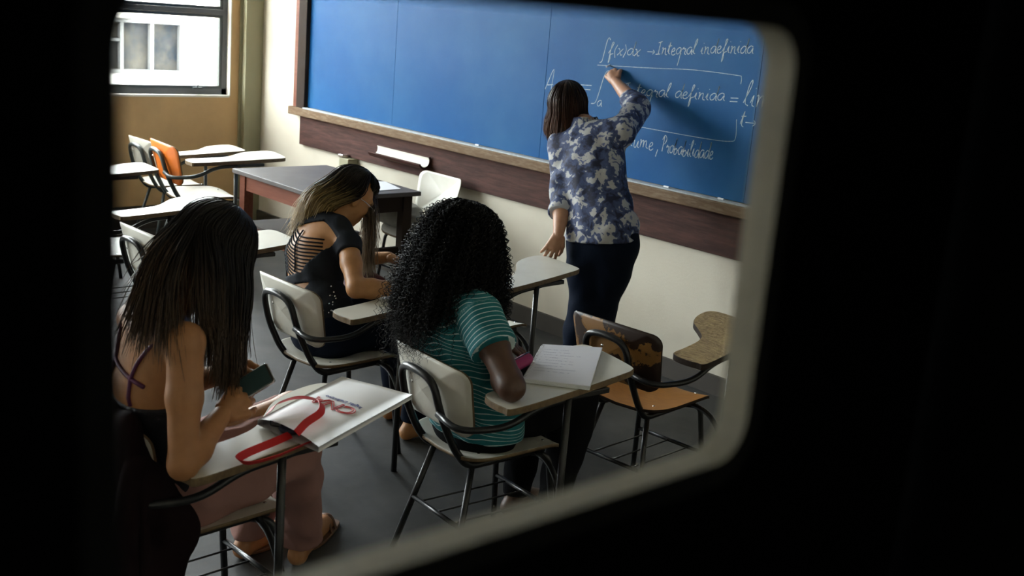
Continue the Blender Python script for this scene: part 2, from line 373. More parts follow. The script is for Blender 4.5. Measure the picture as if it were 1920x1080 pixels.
# fill the four corners left by the radial outline
for yy, zz in ((DY0+0.004, 0.008), (DY0+0.004, DZ-0.004), (DY1-0.004, 0.008), (DY1-0.004, DZ-0.004)):
    o2 = np.array(outer); k = np.argsort(np.hypot(o2[:, 0]-yy, o2[:, 1]-zz))
    a = [i for i in k if abs(o2[i][0]-yy) < 1e-6]; b = [i for i in k if abs(o2[i][1]-zz) < 1e-6]
    if a and b:
        p, q = o2[a[0]], o2[b[0]]
        V = [(x, *c) for x in (dX0, dX1) for c in ((yy, zz), p, q)]
        door.add(V, [(0, 1, 2), (3, 5, 4), (0, 3, 4, 1), (0, 2, 5, 3)])
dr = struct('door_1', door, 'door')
ring(MB(), hole, clear, dX0-0.002, dX1+0.001).build('glazing_bead', 'door_frame', dr)
MB().box((dX0+0.001, oy0-0.01, oz0-0.01), (dX0+0.004, oy1+0.01, oz1+0.01)).build('pane', 'glass2', dr)
hd = MB().tube(rpath([(dX0, DY0+0.07, 1.02), (dX0-0.05, DY0+0.07, 1.02), (dX0-0.05, DY0+0.19, 1.02)], 0.015), 0.009)
hd.build('handle', 'metal', dr, True)

# windows: steel frames, a sash rail, panes
for i, (a, b) in enumerate(WINS):
    x0, x1 = XL-0.10, XL-0.05; z0, z1 = WZ
    fw = 0.045
    w = MB().box((x0, a, z0), (x1, b, z0+0.05)).box((x0, a, z1-0.05), (x1, b, z1)).box((x0, a, z0), (x1, a+fw, z1)).box((x0, b-fw, z0), (x1, b, z1))
    o = struct('window_%d' % (i+1), w, 'steel_frame')
    zs = (z0+0.05, 1.69, 2.28, z1-0.05)
    for j, zc in enumerate(zs[1:3]):
        MB().box((x0-0.01, a+fw, zc-0.022), (x1+0.012, b-fw, zc+0.022), bev=0.004).build('sash_rail', 'steel_frame', o)
    for j in range(3):
        lo, hi = zs[j]+(0.022 if j else 0), zs[j+1]-(0.022 if j < 2 else 0)
        s = MB(); t = 0.022; xa, xb = x0+0.008, x1-0.004
        s.box((xa, a+fw, lo), (xb, a+fw+t, hi)).box((xa, b-fw-t, lo), (xb, b-fw, hi)).box((xa, a+fw+t, lo), (xb, b-fw-t, lo+t)).box((xa, a+fw+t, hi-t), (xb, b-fw-t, hi))
        s.build('sash', 'grey_frame', o)
        MB().box((x0+0.022, a+fw+t, lo+t), (x0+0.027, b-fw-t, hi-t)).build('pane', 'glass', o)
    MB().box((x1, b-0.30, z0+0.05), (x1+0.025, b-0.22, z0+0.062)).tube([(x1+0.012, b-0.26, z0+0.06), (x1+0.03, b-0.26, z0+0.085)], 0.006, 6).build('latch', 'grey_frame', o)
struct('trim_2', MB().box((XL-0.05, WINS[0][0]-0.02, WZ[0]-0.012), (XL+0.012, -0.26, WZ[0]+0.004)).box((XL-0.05, -0.257, WZ[0]), (XL+0.005, -0.248, WZ[1])), 'facade')   # pale plaster edge of the window opening

# outside: yard and the building across it
struct('ground', MB().box((-60, -40, -0.4), (XL-TW, 40, -0.3)), mat('yard_concrete', (0.30, 0.29, 0.27), 0.9))
bl = empty('building', (-13.0, 1.0, -0.3))
BX = -13.0
wins = [(0.62-2.6*k-0.55, 0.62-2.6*k+0.98) for k in range(-2, 4)]
bw = MB().box((BX-0.3, -9, -0.3), (BX, 8, 0.80)).box((BX-0.3, -9, 1.44), (BX, 8, 2.1)); e = -9
for a, b in sorted(wins): bw.box((BX-0.3, e, 0.80), (BX, a, 1.44)); e = b
bw.box((BX-0.3, e, 0.80), (BX, 8, 1.44))
wbuild(bw, 'wall', 'facade', bl)
wbuild(MB().box((BX, -9, 0.66), (BX+0.08, 8, 0.70)).box((BX, -9, 1.56), (BX+0.12, 8, 1.62)), 'string_course', 'facade', bl)
for a, b in wins:
    f = MB().box((BX-0.12, a, 0.80), (BX-0.04, b, 0.85)).box((BX-0.12, a, 1.39), (BX-0.04, b, 1.44))
    for y in np.linspace(a, b-0.05, 5): f.box((BX-0.12, y, 0.85), (BX-0.05, y+0.045, 1.39))
    f.box((BX-0.12, a, 1.17), (BX-0.06, (a+b)/2, 1.205))
    w = wbuild(f, 'window', 'facade_frame', bl)
    wbuild(MB().box((BX-0.16, a, 0.8), (BX-0.14, b, 1.44)), 'pane', 'facade_dark', w)
tag(bl, 'pale building with barred dark windows outside the classroom window', 'building')

# ------------------------------------------------------------------ blue board on the front wall
ZB0, ZB1 = 1.045, 2.45; BXL, BXR = -7.615, -2.35
bb = empty('blackboard', ((BXL+BXR)/2, 0, 0.75))
seams = [BXL, -6.507, -4.985, -3.45, BXR]
for a, b in zip(seams[:-1], seams[1:]):
    wbuild(MB().box((a+0.0012, -0.022, ZB0), (b-0.0012, -0.004, ZB1), bev=0.0008), 'board_panel', 'board', bb)
wbuild(MB().box((BXL, -0.010, ZB0), (BXR, -0.001, ZB1)), 'backing', 'dust', bb)
wbuild(MB().box((BXL-0.115, -0.055, ZB0-0.07), (BXL, 0, ZB1+0.1), bev=0.004), 'side_frame', 'dark_wood', bb)
wbuild(MB().box((BXL-0.20, -0.030, ZB0-0.07), (BXL-0.115, 0, ZB1+0.1), bev=0.004), 'side_moulding', 'red_wood', bb)
wbuild(MB().box((BXR, -0.055, ZB0-0.07), (BXR+0.115, 0, ZB1+0.1), bev=0.004), 'side_frame', 'dark_wood', bb)
wbuild(MB().box((BXL-0.115, -0.055, ZB1), (BXR+0.115, 0, ZB1+0.1), bev=0.004), 'top_frame', 'dark_wood', bb)
lg = wbuild(MB().box((BXL-0.20, -0.075, ZB0-0.072), (BXR+0.12, 0, ZB0-0.012), bev=0.006), 'chalk_ledge', 'ledge', bb)
wbuild(MB().box((BXL, -0.066, ZB0-0.013), (BXR, -0.022, ZB0-0.004)), 'chalk_dust', 'dust', lg)
wbuild(MB().box((-7.705, -0.030, 0.748), (BXR+0.05, 0, ZB0-0.072), bev=0.003), 'lower_panel', 'panel', bb)
tag(bb, 'wide blue board with chalk writing and dark wooden surround on the front wall', 'blackboard')

# chalk handwriting: a small cursive stroke alphabet (x right, y up, x-height 1)
G = {
 'a': (1.0, [[(.85,.9),(.5,1.02),(.12,.6),(.2,.08),(.55,.08),(.85,.75),(.86,.2),(1.05,.02)]]),
 'b': (.9, [[(.05,.5),(.35,2.0),(.2,1.2),(.15,.1),(.5,-.02),(.75,.4),(.5,.75),(.25,.5)],[(.7,.5),(.95,.55)]]),
 'd': (1.0, [[(.85,.85),(.5,1.0),(.12,.55),(.22,.05),(.6,.15),(.9,1.1),(.98,2.1),(.88,.9),(.9,.12),(1.05,.02)]]),
 'e': (.8, [[(.05,.4),(.45,.55),(.6,.85),(.4,1.02),(.15,.65),(.2,.1),(.5,0),(.8,.25)]]),
 'f': (.8, [[(.1,.3),(.5,1.4),(.6,2.0),(.4,1.9),(.35,.6),(.3,-1.1),(.45,-.6),(.42,.1),(.8,.35)]]),
 'g': (1.0, [[(.85,.9),(.5,1.02),(.12,.6),(.25,.1),(.6,.2),(.85,.85),(.8,-.6),(.7,-1.6)],[(.84,.2),(1.0,.1)]]),
 'i': (.5, [[(.05,.3),(.25,.95),(.22,.2),(.45,.03)],[(.3,1.5),(.33,1.58)]]),
 'l': (.6, [[(.02,.2),(.45,1.6),(.45,2.15),(.25,1.7),(.18,.3),(.5,.02)]]),
 'm': (1.5, [[(.05,.9),(.2,.95),(.18,0),(.3,.7),(.6,.95),(.65,.05),(.75,.7),(1.05,.95),(1.15,.15),(1.45,.03)]]),
 'n': (1.0, [[(.05,.9),(.2,.95),(.16,0),(.3,.7),(.62,.95),(.7,.15),(1.0,.03)]]),
 'o': (.9, [[(.55,1.0),(.15,.7),(.2,.1),(.6,.05),(.8,.6),(.5,1.0),(.9,.85)]]),
 'r': (.75, [[(.05,.7),(.25,1.05),(.3,.8),(.6,.85),(.5,.2),(.75,.03)]]),
 't': (.6, [[(.05,.3),(.3,1.75),(.22,.3),(.5,.02)],[(.02,1.15),(.6,1.25)]]),
 'u': (1.0, [[(.05,.8),(.15,.95),(.15,.2),(.45,.02),(.75,.9),(.75,.2),(1.0,.03)]]),
 'v': (.9, [[(.1,1.0),(.35,0),(.75,1.0),(.9,.85)]]),
 'x': (.9, [[(.1,.95),(.3,.9),(.55,.05),(.8,.1)],[(.8,1.0),(.1,-.05)]]),
 'I': (.9, [[(.15,1.7),(.75,1.95)],[(.5,1.85),(.42,.1)],[(0,-.02),(.75,.1)]]),
 'P': (1.1, [[(.45,1.9),(.35,0)],[(.1,1.5),(.5,2.1),(.95,1.7),(.75,1.1),(.4,.95)]]),
 'A': (1.6, [[(0,0),(.9,2.9),(1.0,-.3)],[(.1,.6),(1.2,.8)]]),
 '(': (.5, [[(.4,1.6),(.15,.7),(.35,-.4)]]), ')': (.5, [[(.1,1.6),(.35,.7),(.1,-.4)]]),
 '=': (1.2, [[(.1,.75),(.95,.85)],[(.1,.25),(.95,.35)]]),
 '>': (1.6, [[(.05,.5),(1.3,.55)],[(1.0,.85),(1.3,.55),(1.0,.2)]]),
 ',': (.6, [[(.25,.25),(.05,-.7)]]), ' ': (.7, []),
 'S': (1.0, [[(1.0,2.5),(.75,2.8),(.55,2.2),(.45,.2),(.35,-.9),(.05,-1.1)]]),
}
CY = -0.0226
def strokes_mesh(lines, name, r=0.0019):
    mb = MB()
    for s in lines:
        p = spline(s, 5); q = np.column_stack([p[:, 0], np.full(len(p), CY), p[:, 1]])
        t = np.gradient(q, axis=0); mb.ribbon(q, np.column_stack([-t[:, 2], np.zeros(len(t)), t[:, 0]])+1e-9, 2.2*r, 0.0006)
    return wbuild(mb, name, 'chalk', bb)
def write(text, p0, p1, xh, name, r=0.0019, rnd=random.Random(5)):
    a, b = PY(*p0, CY), PY(*p1, CY); L = sum(G[c][0] for c in text); w = (b[0]-a[0])/L; x = 0.0; out = []
    for c in text:
        adv, ss = G[c]; jy = rnd.uniform(-.08, .08)
        for s in ss:
            out.append([(a[0]+(x+px+0.10*py)*w, a[2]+(b[2]-a[2])*(x/L)+(py+jy)*xh) for px, py in s])
        x += adv
    return strokes_mesh(out, name, r)
write('Sf(x)dx', (1126, 104), (1200, 103), 0.036, 'chalk_formula')
write('>Integral indefinida', (1212, 103), (1412, 98), 0.036, 'chalk_words')
write('A', (1022, 168), (1040, 168), 0.042, 'chalk_letter')
write('=S', (1084, 170), (1135, 180), 0.05, 'chalk_sign')
write('a', (1118, 199), (1128, 199), 0.032, 'chalk_letter')
write('Integral definida', (1168, 178), (1358, 188), 0.036, 'chalk_words')
write('=', (1366, 192), (1386, 193), 0.035, 'chalk_sign')
write('lim', (1392, 198), (1446, 202), 0.060, 'chalk_word')
write('t>', (1386, 238), (1420, 236), 0.045, 'chalk_sign')
write('volume', (1160, 270), (1224, 281), 0.042, 'chalk_word')
write(',', (1230, 284), (1236, 285), 0.042, 'chalk_comma')
write('Probabilidade', (1238, 284), (1336, 300), 0.042, 'chalk_word')
def wl2(pts): return [tuple(PY(u, v, CY)[[0, 2]]) for u, v in pts]
strokes_mesh([wl2([(1120, 122), (1230, 128), (1300, 131), (1380, 141), (1390, 145), (1389, 158)])], 'chalk_bracket', 0.0014)
strokes_mesh([wl2([(1190, 236), (1260, 249), (1330, 261), (1368, 265), (1379, 259), (1381, 224)])], 'chalk_bracket', 0.0014)

# half-pipe wooden eraser trough screwed to the lower panel
tr = empty('eraser_trough', (-6.31, -0.03, 0.82))
t = MB(); na = 10; xs = (-6.62, -6.02); V = []
for x in xs:
    for rr in (0.052, 0.038):
        for a in np.radians(np.linspace(205, 395, na)): V.append((x, -0.088+rr*np.cos(a), 0.868+rr*np.sin(a)*1.05))
F = []; Fi = []
for j in range(na-1):
    Fi += [(na+j, 3*na+j, 3*na+j+1, na+j+1)]
    F += [(j, j+1, 2*na+j+1, 2*na+j), (j, na+j, na+j+1, j+1), (2*na+j, 2*na+j+1, 3*na+j+1, 3*na+j)]
for j in (0, na-1): F += [(j, 2*na+j, 3*na+j, na+j)]
t.add(V, F)
for q in Fi: t.f.append(list(q)); t.m.append(1)
wbuild(t, 'trough', ['panel', 'facade'], tr)
wbuild(MB().box((-6.60, -0.047, 0.83), (-6.05, -0.0305, 0.89), bev=0.003), 'back_plate', 'dark_wood', tr)
tag(tr, 'half-round wooden trough fixed to the dark panel under the board', 'trough')

# olive outlet box on the wall under the panel
jb = empty('outlet_box', (-6.98, 0, 0.65))
wbuild(MB().box((-7.045, -0.09, 0.640), (-6.925, 0, 0.745), bev=0.005), 'box', 'olive', jb)
wbuild(MB().box((-7.05, -0.094, 0.745), (-6.995, -0.032, 0.768), bev=0.003), 'clip', 'metal', jb)
wbuild(MB().box((-6.955, -0.0925, 0.64), (-6.935, -0.09, 0.70)), 'slot', 'black', jb)
tag(jb, 'small olive box with a bright metal clip on the wall above the table', 'outlet box')
for i, (u, v) in enumerate(((1250, 347), (1352, 369), (895, 270))):
    p = PY(u, v, -0.05); c = MB().tube([(p[0]-0.02, -0.047, ZB0+0.0015), (p[0]+0.02, -0.052, ZB0+0.0015)], 0.0055, 8)
    tag(c.build('chalk_stick', 'paper'), ('white chalk stick on the board ledge right beside the teacher', 'white chalk stick on the board ledge, the one farthest from the window', 'white chalk stick on the board ledge between the trough and the teacher')[i], 'chalk', 'chalk sticks on the board ledge')

# ------------------------------------------------------------------ teacher's table
TX0, TX1, TY0, TY1, TZ = -6.64, -5.56, -1.175, -0.455, 0.76
tt = empty('teacher_table', ((TX0+TX1)/2, (TY0+TY1)/2, 0))
wbuild(MB().box((TX0, TY0, TZ-0.028), (TX1, TY1, TZ), bev=0.004), 'table_top', 'table_top', tt)
for x in (TX0+0.04, TX1-0.105):
    for y in (TY0+0.035, TY1-0.10):
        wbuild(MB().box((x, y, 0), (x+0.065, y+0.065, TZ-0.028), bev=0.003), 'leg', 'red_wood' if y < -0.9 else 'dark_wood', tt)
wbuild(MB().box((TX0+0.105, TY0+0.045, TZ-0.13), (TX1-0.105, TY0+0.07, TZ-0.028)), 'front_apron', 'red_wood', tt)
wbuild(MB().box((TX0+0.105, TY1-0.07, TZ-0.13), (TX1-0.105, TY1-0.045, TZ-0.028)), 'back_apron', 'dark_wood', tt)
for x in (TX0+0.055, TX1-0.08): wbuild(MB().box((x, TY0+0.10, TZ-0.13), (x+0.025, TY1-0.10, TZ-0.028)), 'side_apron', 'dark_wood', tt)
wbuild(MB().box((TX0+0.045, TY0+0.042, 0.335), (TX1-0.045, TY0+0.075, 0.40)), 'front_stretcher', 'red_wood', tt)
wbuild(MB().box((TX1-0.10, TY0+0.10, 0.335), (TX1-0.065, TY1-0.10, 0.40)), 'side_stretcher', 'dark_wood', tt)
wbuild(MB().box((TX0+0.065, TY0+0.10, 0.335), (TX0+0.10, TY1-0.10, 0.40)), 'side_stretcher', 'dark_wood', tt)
wbuild(MB().box((TX0+0.06, TY0+0.06, 0.40), (-6.02, TY1-0.12, 0.42), bev=0.003), 'lower_shelf', 'table_top', tt)
tag(tt, 'dark topped reddish wooden table with a lower shelf in front of the wall', 'table')
pp = MB().add([tuple(PZ(u, v, TZ+0.001)) for u, v in ((693, 340), (722, 340), (752, 354), (700, 358))]+[tuple(PZ(u, v, TZ+0.0035)) for u, v in ((693, 340), (722, 340), (752, 354), (700, 358))],
              [(3, 2, 1, 0), (4, 5, 6, 7), (0, 1, 5, 4), (1, 2, 6, 5), (2, 3, 7, 6), (3, 0, 4, 7)]).build('paper_sheet', 'paper')
tag(pp, 'bluish white sheets of paper lying on the dark topped table', 'paper')

# ------------------------------------------------------------------ tablet-arm chairs (origin on the floor under the seat centre, facing +y)
def tablet_outline():
    k = [(.395,-.30),(.345,-.02),(.285,.24),(.262,.315),(.225,.345),(.08,.368),(-.025,.372),(-.055,.335),(-.035,.235),(.02,.13),(.10,.05),(.165,-.02),(.200,-.10),(.225,-.22),(.24,-.305),(.285,-.335),(.365,-.335)]
    return spline(k, 4, True)
def seat_fn(V):
    V = V.copy(); V[:, 1] += 0.0; V[:, 2] += 0.018*(np.abs(V[:, 0])/0.2)**2 - 0.028*np.clip((V[:, 1]-0.10)/0.11, 0, 1)**2 - 0.010*np.clip(1-(np.hypot(V[:, 0], V[:, 1]+0.03)/0.2), 0, 1); return V
def seat_grid(mats, z=0.448, th=0.012):
    o = []
    for a in np.linspace(0, 2*np.pi, 40, endpoint=False):
        c, s = np.cos(a), np.sin(a); x = 0.205*np.sign(c)*abs(c)**0.45; y = 0.215*np.sign(s)*abs(s)**0.45; x *= 1-0.05*(y/0.2); o.append((x, y))
    o = np.array(o); V = []; n = len(o); rings = [0.0001, .35, .65, .88, .985, 1.0]
    for k in rings: V += [(p[0]*k, p[1]*k, z) for p in o]
    V += [(p[0], p[1], z-th) for p in o]+[(p[0]*.6, p[1]*.6, z-th) for p in o]+[(p[0]*.0001, p[1]*.0001, z-th) for p in o]
    V = seat_fn(np.array(V)); V[4*n:5*n, 2] += 0; m = len(rings)+3; mb = MB(); top = []; side = []
    for i in range(m-1):
        for j in range(n):
            q = (i*n+j, i*n+(j+1) % n, (i+1)*n+(j+1) % n, (i+1)*n+j)[::-1]; (side if i in (5,) else top).append(q)
    mb.add(V, top, 0)
    for q in side: mb.f.append(list(q)); mb.m.append(1)
    return mb.mesh('seat', mats)
def back_mesh(mats, sh):
    w, h = 0.212, 0.122; o = rrect(-w, w, -h, h, 0.045, 6); o[:, 0] *= 1-0.05*(o[:, 1]/h)*-1; n = len(o); V = []
    th = 0.011
    for k, dy in ((0.001, 0), (.5, 0), (.9, 0), (1, 0.0015), (1, th-0.0015), (.9, th), (.5, th), (.001, th)):
        for p in o: V.append((p[0]*k, dy, p[1]*k))
    V = np.array(V); bend = 0.055*(V[:, 0]/w)**2; tilt = -0.17*V[:, 2]
    V[:, 1] += bend+tilt*1.5-0.252+sh*0.75; V[:, 2] += 0.662
    mb = MB(); m = 8; top = []; side = []
    for i in range(m-1):
        for j in range(n): (side if i == 3 else top).append((i*n+j, i*n+(j+1) % n, (i+1)*n+(j+1) % n, (i+1)*n+j))
    mb.add(V, top, 0)
    for q in side: mb.f.append(list(q)); mb.m.append(1)
    return mb.mesh('backrest', mats)
def make_chair(kind, seat='laminate', back='laminate', tab='laminate', frame='frame', edge='ply', sh=-0.19, sy=-0.095):
    r = empty('tablet_chair'); R = 0.0115
    def Y(pts): return [(p[0], p[1]+sy+(sh-sy)*min(max((p[2]-.42)/.30, 0), 1), p[2]) for p in pts]
    o = link('seat', seat_grid([seat, edge]), r, True); o.location = (0, sy, 0)
    for x, y in ((-.13, .14), (.13, .14), (-.13, -.14), (.13, -.14)): MB().sphere((x, y, 0.4535), (0.006, 0.006, 0.003), 4).build('bolt', 'metal', o)
    o = link('backrest', back_mesh([back, edge], sh), r, True)
    MB().sphere((0.0, -0.290+sh*.75, 0.70), (0.006, 0.004, 0.006), 4).build('bolt', 'metal', o)
    if tab:
        MB().slab(tablet_outline(), 0.692, 0.715, 0, 1, 0.002).build('tablet', [tab, edge], r)
        MB().box((0.22, -0.12, 0.672), (0.32, 0.16, 0.6915), bev=0.003).build('tablet_bracket', frame, r)
    def BY(z): return -0.252+sh*0.75-0.255*(z-.662)-.006
    lp = [(-.112,.16,.412),(-.112,-.17,.405),(-.115,-.225,.47),(-.110,BY(.60),.60),(-.098,BY(.725),.725),(0,BY(.745)-.004,.745),(.098,BY(.725),.725),(.110,BY(.60),.60),(.115,-.225,.47),(.112,-.17,.405),(.112,.16,.412)]
    MB().tube(rpath([(p[0], p[1]+(sy if p[2] < .5 else 0), p[2]) for p in lp], 0.075, 7), 0.0135, 10).build('back_loop', frame, r, True)
    for sx in (-1, 1):
        MB().tube(Y([(sx*.112,-.15,.405),(sx*.185,-.255,0)]), R, 8).build('leg', frame, r, True)
        MB().tube(rpath(Y([(sx*.112,.10,.408),(sx*.150,.155,.40),(sx*.185,.20,0)]), .03), R, 8).build('leg', frame, r, True)
    for y, x in ((-.205, .148), (.178, .168)): MB().tube(Y([(-x, y, .20), (x, y, .20)]), 0.0085, 8).build('stretcher', frame, r, True)
    for x in (-.10, 0, .10): MB().tube(Y([(x, -.205, .20), (x, .178, .20)]), 0.0035, 6).build('rack_rod', frame, r, True)
    if tab:
        MB().tube(rpath([(.112,-.258+sh*.75,.615),(.240,-.265+sh*.75,.60),(.315,-.27,.615),(.325,-.16,.672),(.315,.0,.680),(.28,.12,.680)], .07, 6), 0.0115, 10).build('arm_tube', frame, r, True)
        MB().tube([(.325,-.03,.690),(.325,-.03,0.0)], 0.0125, 10).build('tablet_post', frame, r, True)
        MB().tube(rpath([(.112,.12+sy,.412),(.24,.09+sy,.412),(.318,-.015,.33)], .08, 6), 0.0105, 8).build('post_bracket', frame, r, True)
    return r
cache = {}
def chair(kind, x, y, yaw, label, group=None, scale=1.0, **kw):
    if kind not in cache: cache[kind] = make_chair(kind, **kw); c = cache[kind]
    else: c = copy_tree(cache[kind])
    c.location = (x, y, 0); c.rotation_euler = (0, 0, math.radians(yaw)); c.scale = (scale,)*3
    tag(c, label, 'chair', group); return c
GR = 'tablet arm chairs'
chair('cream', -2.79, -2.13, -4, 'cream tablet-arm chair the curly-haired student in stripes sits on', GR)
chair('cream', -3.87, -2.05, 2, 'cream tablet-arm chair the student with the cut-out back top sits on', GR)
chair('cream', -2.84, -3.21, 2, 'cream tablet-arm chair with the white bag on its tablet', GR)
chair('cream', -3.98, -1.21, 2, 'empty cream tablet-arm chair whose tablet the teacher touches', GR)
chair('cream', -4.98, -2.17, 2, 'empty cream tablet-arm chair beside the student in the cut-out back top', GR)
chair('cream', -5.98, -2.05, 2, 'empty cream tablet-arm chair in the same row, one place nearer the window', GR)
chair('cream', -7.18, -1.88, 3, 'empty cream tablet-arm chair under the window behind the orange one', GR)
chair('greyframe', -7.90, -0.86, 1, 'cream tablet-arm chair against the tan wall beside the orange-backed one', GR, frame='grey_frame')
chair('orangeback', -7.18, -0.98, -5, 'tablet-arm chair with a bright orange backrest near the tan wall', GR, 1.09, back='orange', frame='grey_frame')
chair('worn', -2.84, -1.24, 4, 'worn chair with amber seat, peeling brown backrest and bare plywood tablet', GR, seat='amber', back='brown', tab='worn_ply', edge='dark_wood')
tc_ = chair('plain', -5.80, -0.30, 180, 'plain cream chair without a tablet standing between the table and the wall', 'plain chair', tab=None, sh=0.02, sy=0.0)
del tc_['group']; tc_.location.y = -0.292; tc_.scale = (1, 0.87, 1.04)
# ------------------------------------------------------------------ people: distance fields turned into one surface
class Field:
    def __init__(s, lo, hi, h):
        s.lo = np.asarray(lo, float); s.h = h; s.n = np.maximum(4, np.ceil((np.asarray(hi)-s.lo)/h).astype(int)+1)
        s.F = np.full(s.n, 0.5, np.float32); s.ax = [s.lo[i]+h*np.arange(s.n[i]) for i in range(3)]
    def sub(s, lo, hi):
        a = np.clip(np.floor((lo-s.lo)/s.h).astype(int), 0, s.n); b = np.clip(np.ceil((hi-s.lo)/s.h).astype(int)+1, 0, s.n)
        if np.any(b <= a): return None, None
        sl = tuple(slice(a[i], b[i]) for i in range(3))
        P = np.stack(np.meshgrid(*[s.ax[i][sl[i]] for i in range(3)], indexing='ij'), -1); return sl, P
    def add(s, pr, grow=0.0):
        lo, hi = pr['lo']-grow-pr['k']-3*s.h, pr['hi']+grow+pr['k']+3*s.h
        sl, P = s.sub(lo, hi)
        if sl is None: return
        d = pr['f'](P)-grow; k = max(pr['k'], 1e-4); F = s.F[sl]
        hh = np.clip(k-np.abs(F-d), 0, None)/k
        s.F[sl] = np.minimum(F, d)-hh*hh*k*0.25
    def full(s): return np.stack(np.meshgrid(*s.ax, indexing='ij'), -1)
    def mesh(s):
        F = s.F; n = F.shape; neg = F < 0
        c = [neg[dx:n[0]-1+dx, dy:n[1]-1+dy, dz:n[2]-1+dz] for dx in (0, 1) for dy in (0, 1) for dz in (0, 1)]
        cnt = sum(x.astype(np.int8) for x in c); act = (cnt > 0) & (cnt < 8); idx = np.full(act.shape, -1, np.int64)
        I = np.argwhere(act); idx[act] = np.arange(len(I)); acc = np.zeros((len(I), 3)); num = np.zeros(len(I))
        offs = [np.array((dx, dy, dz)) for dx in (0, 1) for dy in (0, 1) for dz in (0, 1)]
        for a in range(8):
            for ax in range(3):
                if offs[a][ax]: continue
                p = offs[a]; q = p.copy(); q[ax] = 1
                fa = F[tuple((I+p).T)]; fb = F[tuple((I+q).T)]; m = (fa < 0) != (fb < 0)
                t = fa[m]/(fa[m]-fb[m]); pos = np.tile(p.astype(float), (m.sum(), 1)); pos[:, ax] = t
                acc[m] += pos; num[m] += 1
        V = s.lo+s.h*(I+acc/num[:, None]); Q = []
        for ax in range(3):
            b, c_ = (ax+1) % 3, (ax+2) % 3
            sl0 = [slice(1, n[i]-1) for i in range(3)]; sl0[ax] = slice(0, n[ax]-1); sl1 = list(sl0); sl1[ax] = slice(1, n[ax])
            A, B = neg[tuple(sl0)], neg[tuple(sl1)]
            E_ = np.argwhere(A != B)
            if not len(E_): continue
            E_ = E_+np.array([1 if i != ax else 0 for i in range(3)]); fl = neg[tuple(E_.T)]
            eb = np.zeros(3, int); eb[b] = 1; ec = np.zeros(3, int); ec[c_] = 1
            q = np.stack([idx[tuple((E_-eb-ec).T)], idx[tuple((E_-ec).T)], idx[tuple(E_.T)], idx[tuple((E_-eb).T)]], 1)
            q[~fl] = q[~fl][:, ::-1]; Q.append(q[(q >= 0).all(1)])
        return V, np.concatenate(Q)
def nrm(v): v = np.asarray(v, float); return v/(np.linalg.norm(v)+1e-12)
def cone(a, b, ra, rb, k=0.02):
    a, b = np.asarray(a, float), np.asarray(b, float); ba = b-a; L = ba@ba+1e-12; R = max(ra, rb)
    def f(P):
        t = np.clip(((P-a)@ba)/L, 0, 1); return np.linalg.norm(P-a-t[..., None]*ba, axis=-1)-(ra+(rb-ra)*t)
    return dict(f=f, lo=np.minimum(a, b)-R, hi=np.maximum(a, b)+R, k=k)
def fcone(a, b, ra, rb, k=0.02):
    c = cone(a, b, ra, rb, k); g = c['f']; b = np.asarray(b, float); d = nrm(b-np.asarray(a, float)); c['f'] = lambda P: np.maximum(g(P), (P-b)@d); return c
def ell(c, r, A=None, k=0.02):
    c = np.asarray(c, float); r = np.asarray(r, float); A = np.eye(3) if A is None else np.asarray(A, float)   # rows of A: local axes
    def f(P):
        q = (P-c)@A.T; k0 = np.linalg.norm(q/r, axis=-1); k1 = np.linalg.norm(q/(r*r), axis=-1)+1e-9; return k0*(k0-1)/k1
    return dict(f=f, lo=c-r.max(), hi=c+r.max(), k=k)
def loft(S, k=0.02, extra=0.0):
    """S rows: point, lateral unit vector, half width, half depth"""
    pts = np.array([s[0] for s in S], float); lat = np.array([nrm(s[1]) for s in S]); aa = np.array([s[2] for s in S])+extra; bb_ = np.array([s[3] for s in S])+extra
    def f(P):
        best = None
        for i in range(len(S)-1):
            A, B = pts[i], pts[i+1]; ba = B-A; L = ba@ba
            t = np.clip(((P-A)@ba)/L, 0, 1)[..., None]; q = P-(A+t*ba); ax = nrm(ba)
            l = lat[i]+(lat[i+1]-lat[i])*t; l = l-ax*(l@ax)[..., None]; l = l/np.linalg.norm(l, axis=-1)[..., None]
            u = (q*l).sum(-1); v = q@ax; w = np.sqrt(np.maximum((q*q).sum(-1)-u*u-v*v, 0)); t = t[..., 0]
            a = aa[i]+(aa[i+1]-aa[i])*t; b = bb_[i]+(bb_[i+1]-bb_[i])*t; m = np.minimum(a, b)
            r = np.sqrt((u/a)**2+(w/b)**2+(v/m)**2); d = (r-1)*m
            best = d if best is None else np.minimum(best, d)
        return best
    R = max(aa.max(), bb_.max()); return dict(f=f, lo=pts.min(0)-R, hi=pts.max(0)+R, k=k)
def bounds(prs, grow=0.0):
    return np.min([p['lo'] for p in prs], 0)-grow-0.03, np.max([p['hi'] for p in prs], 0)+grow+0.03
def sdf_mesh(prs, h, grow=0.0, cuts=(), wob=None):
    F = Field(*bounds(prs, grow), h)
    for p in prs: F.add(p, grow)
    if cuts or wob:
        P = F.full()
        if wob is not None: F.F += wob(P).astype(np.float32)
        for c in cuts: F.F = np.maximum(F.F, c(P).astype(np.float32))
    return F.mesh()
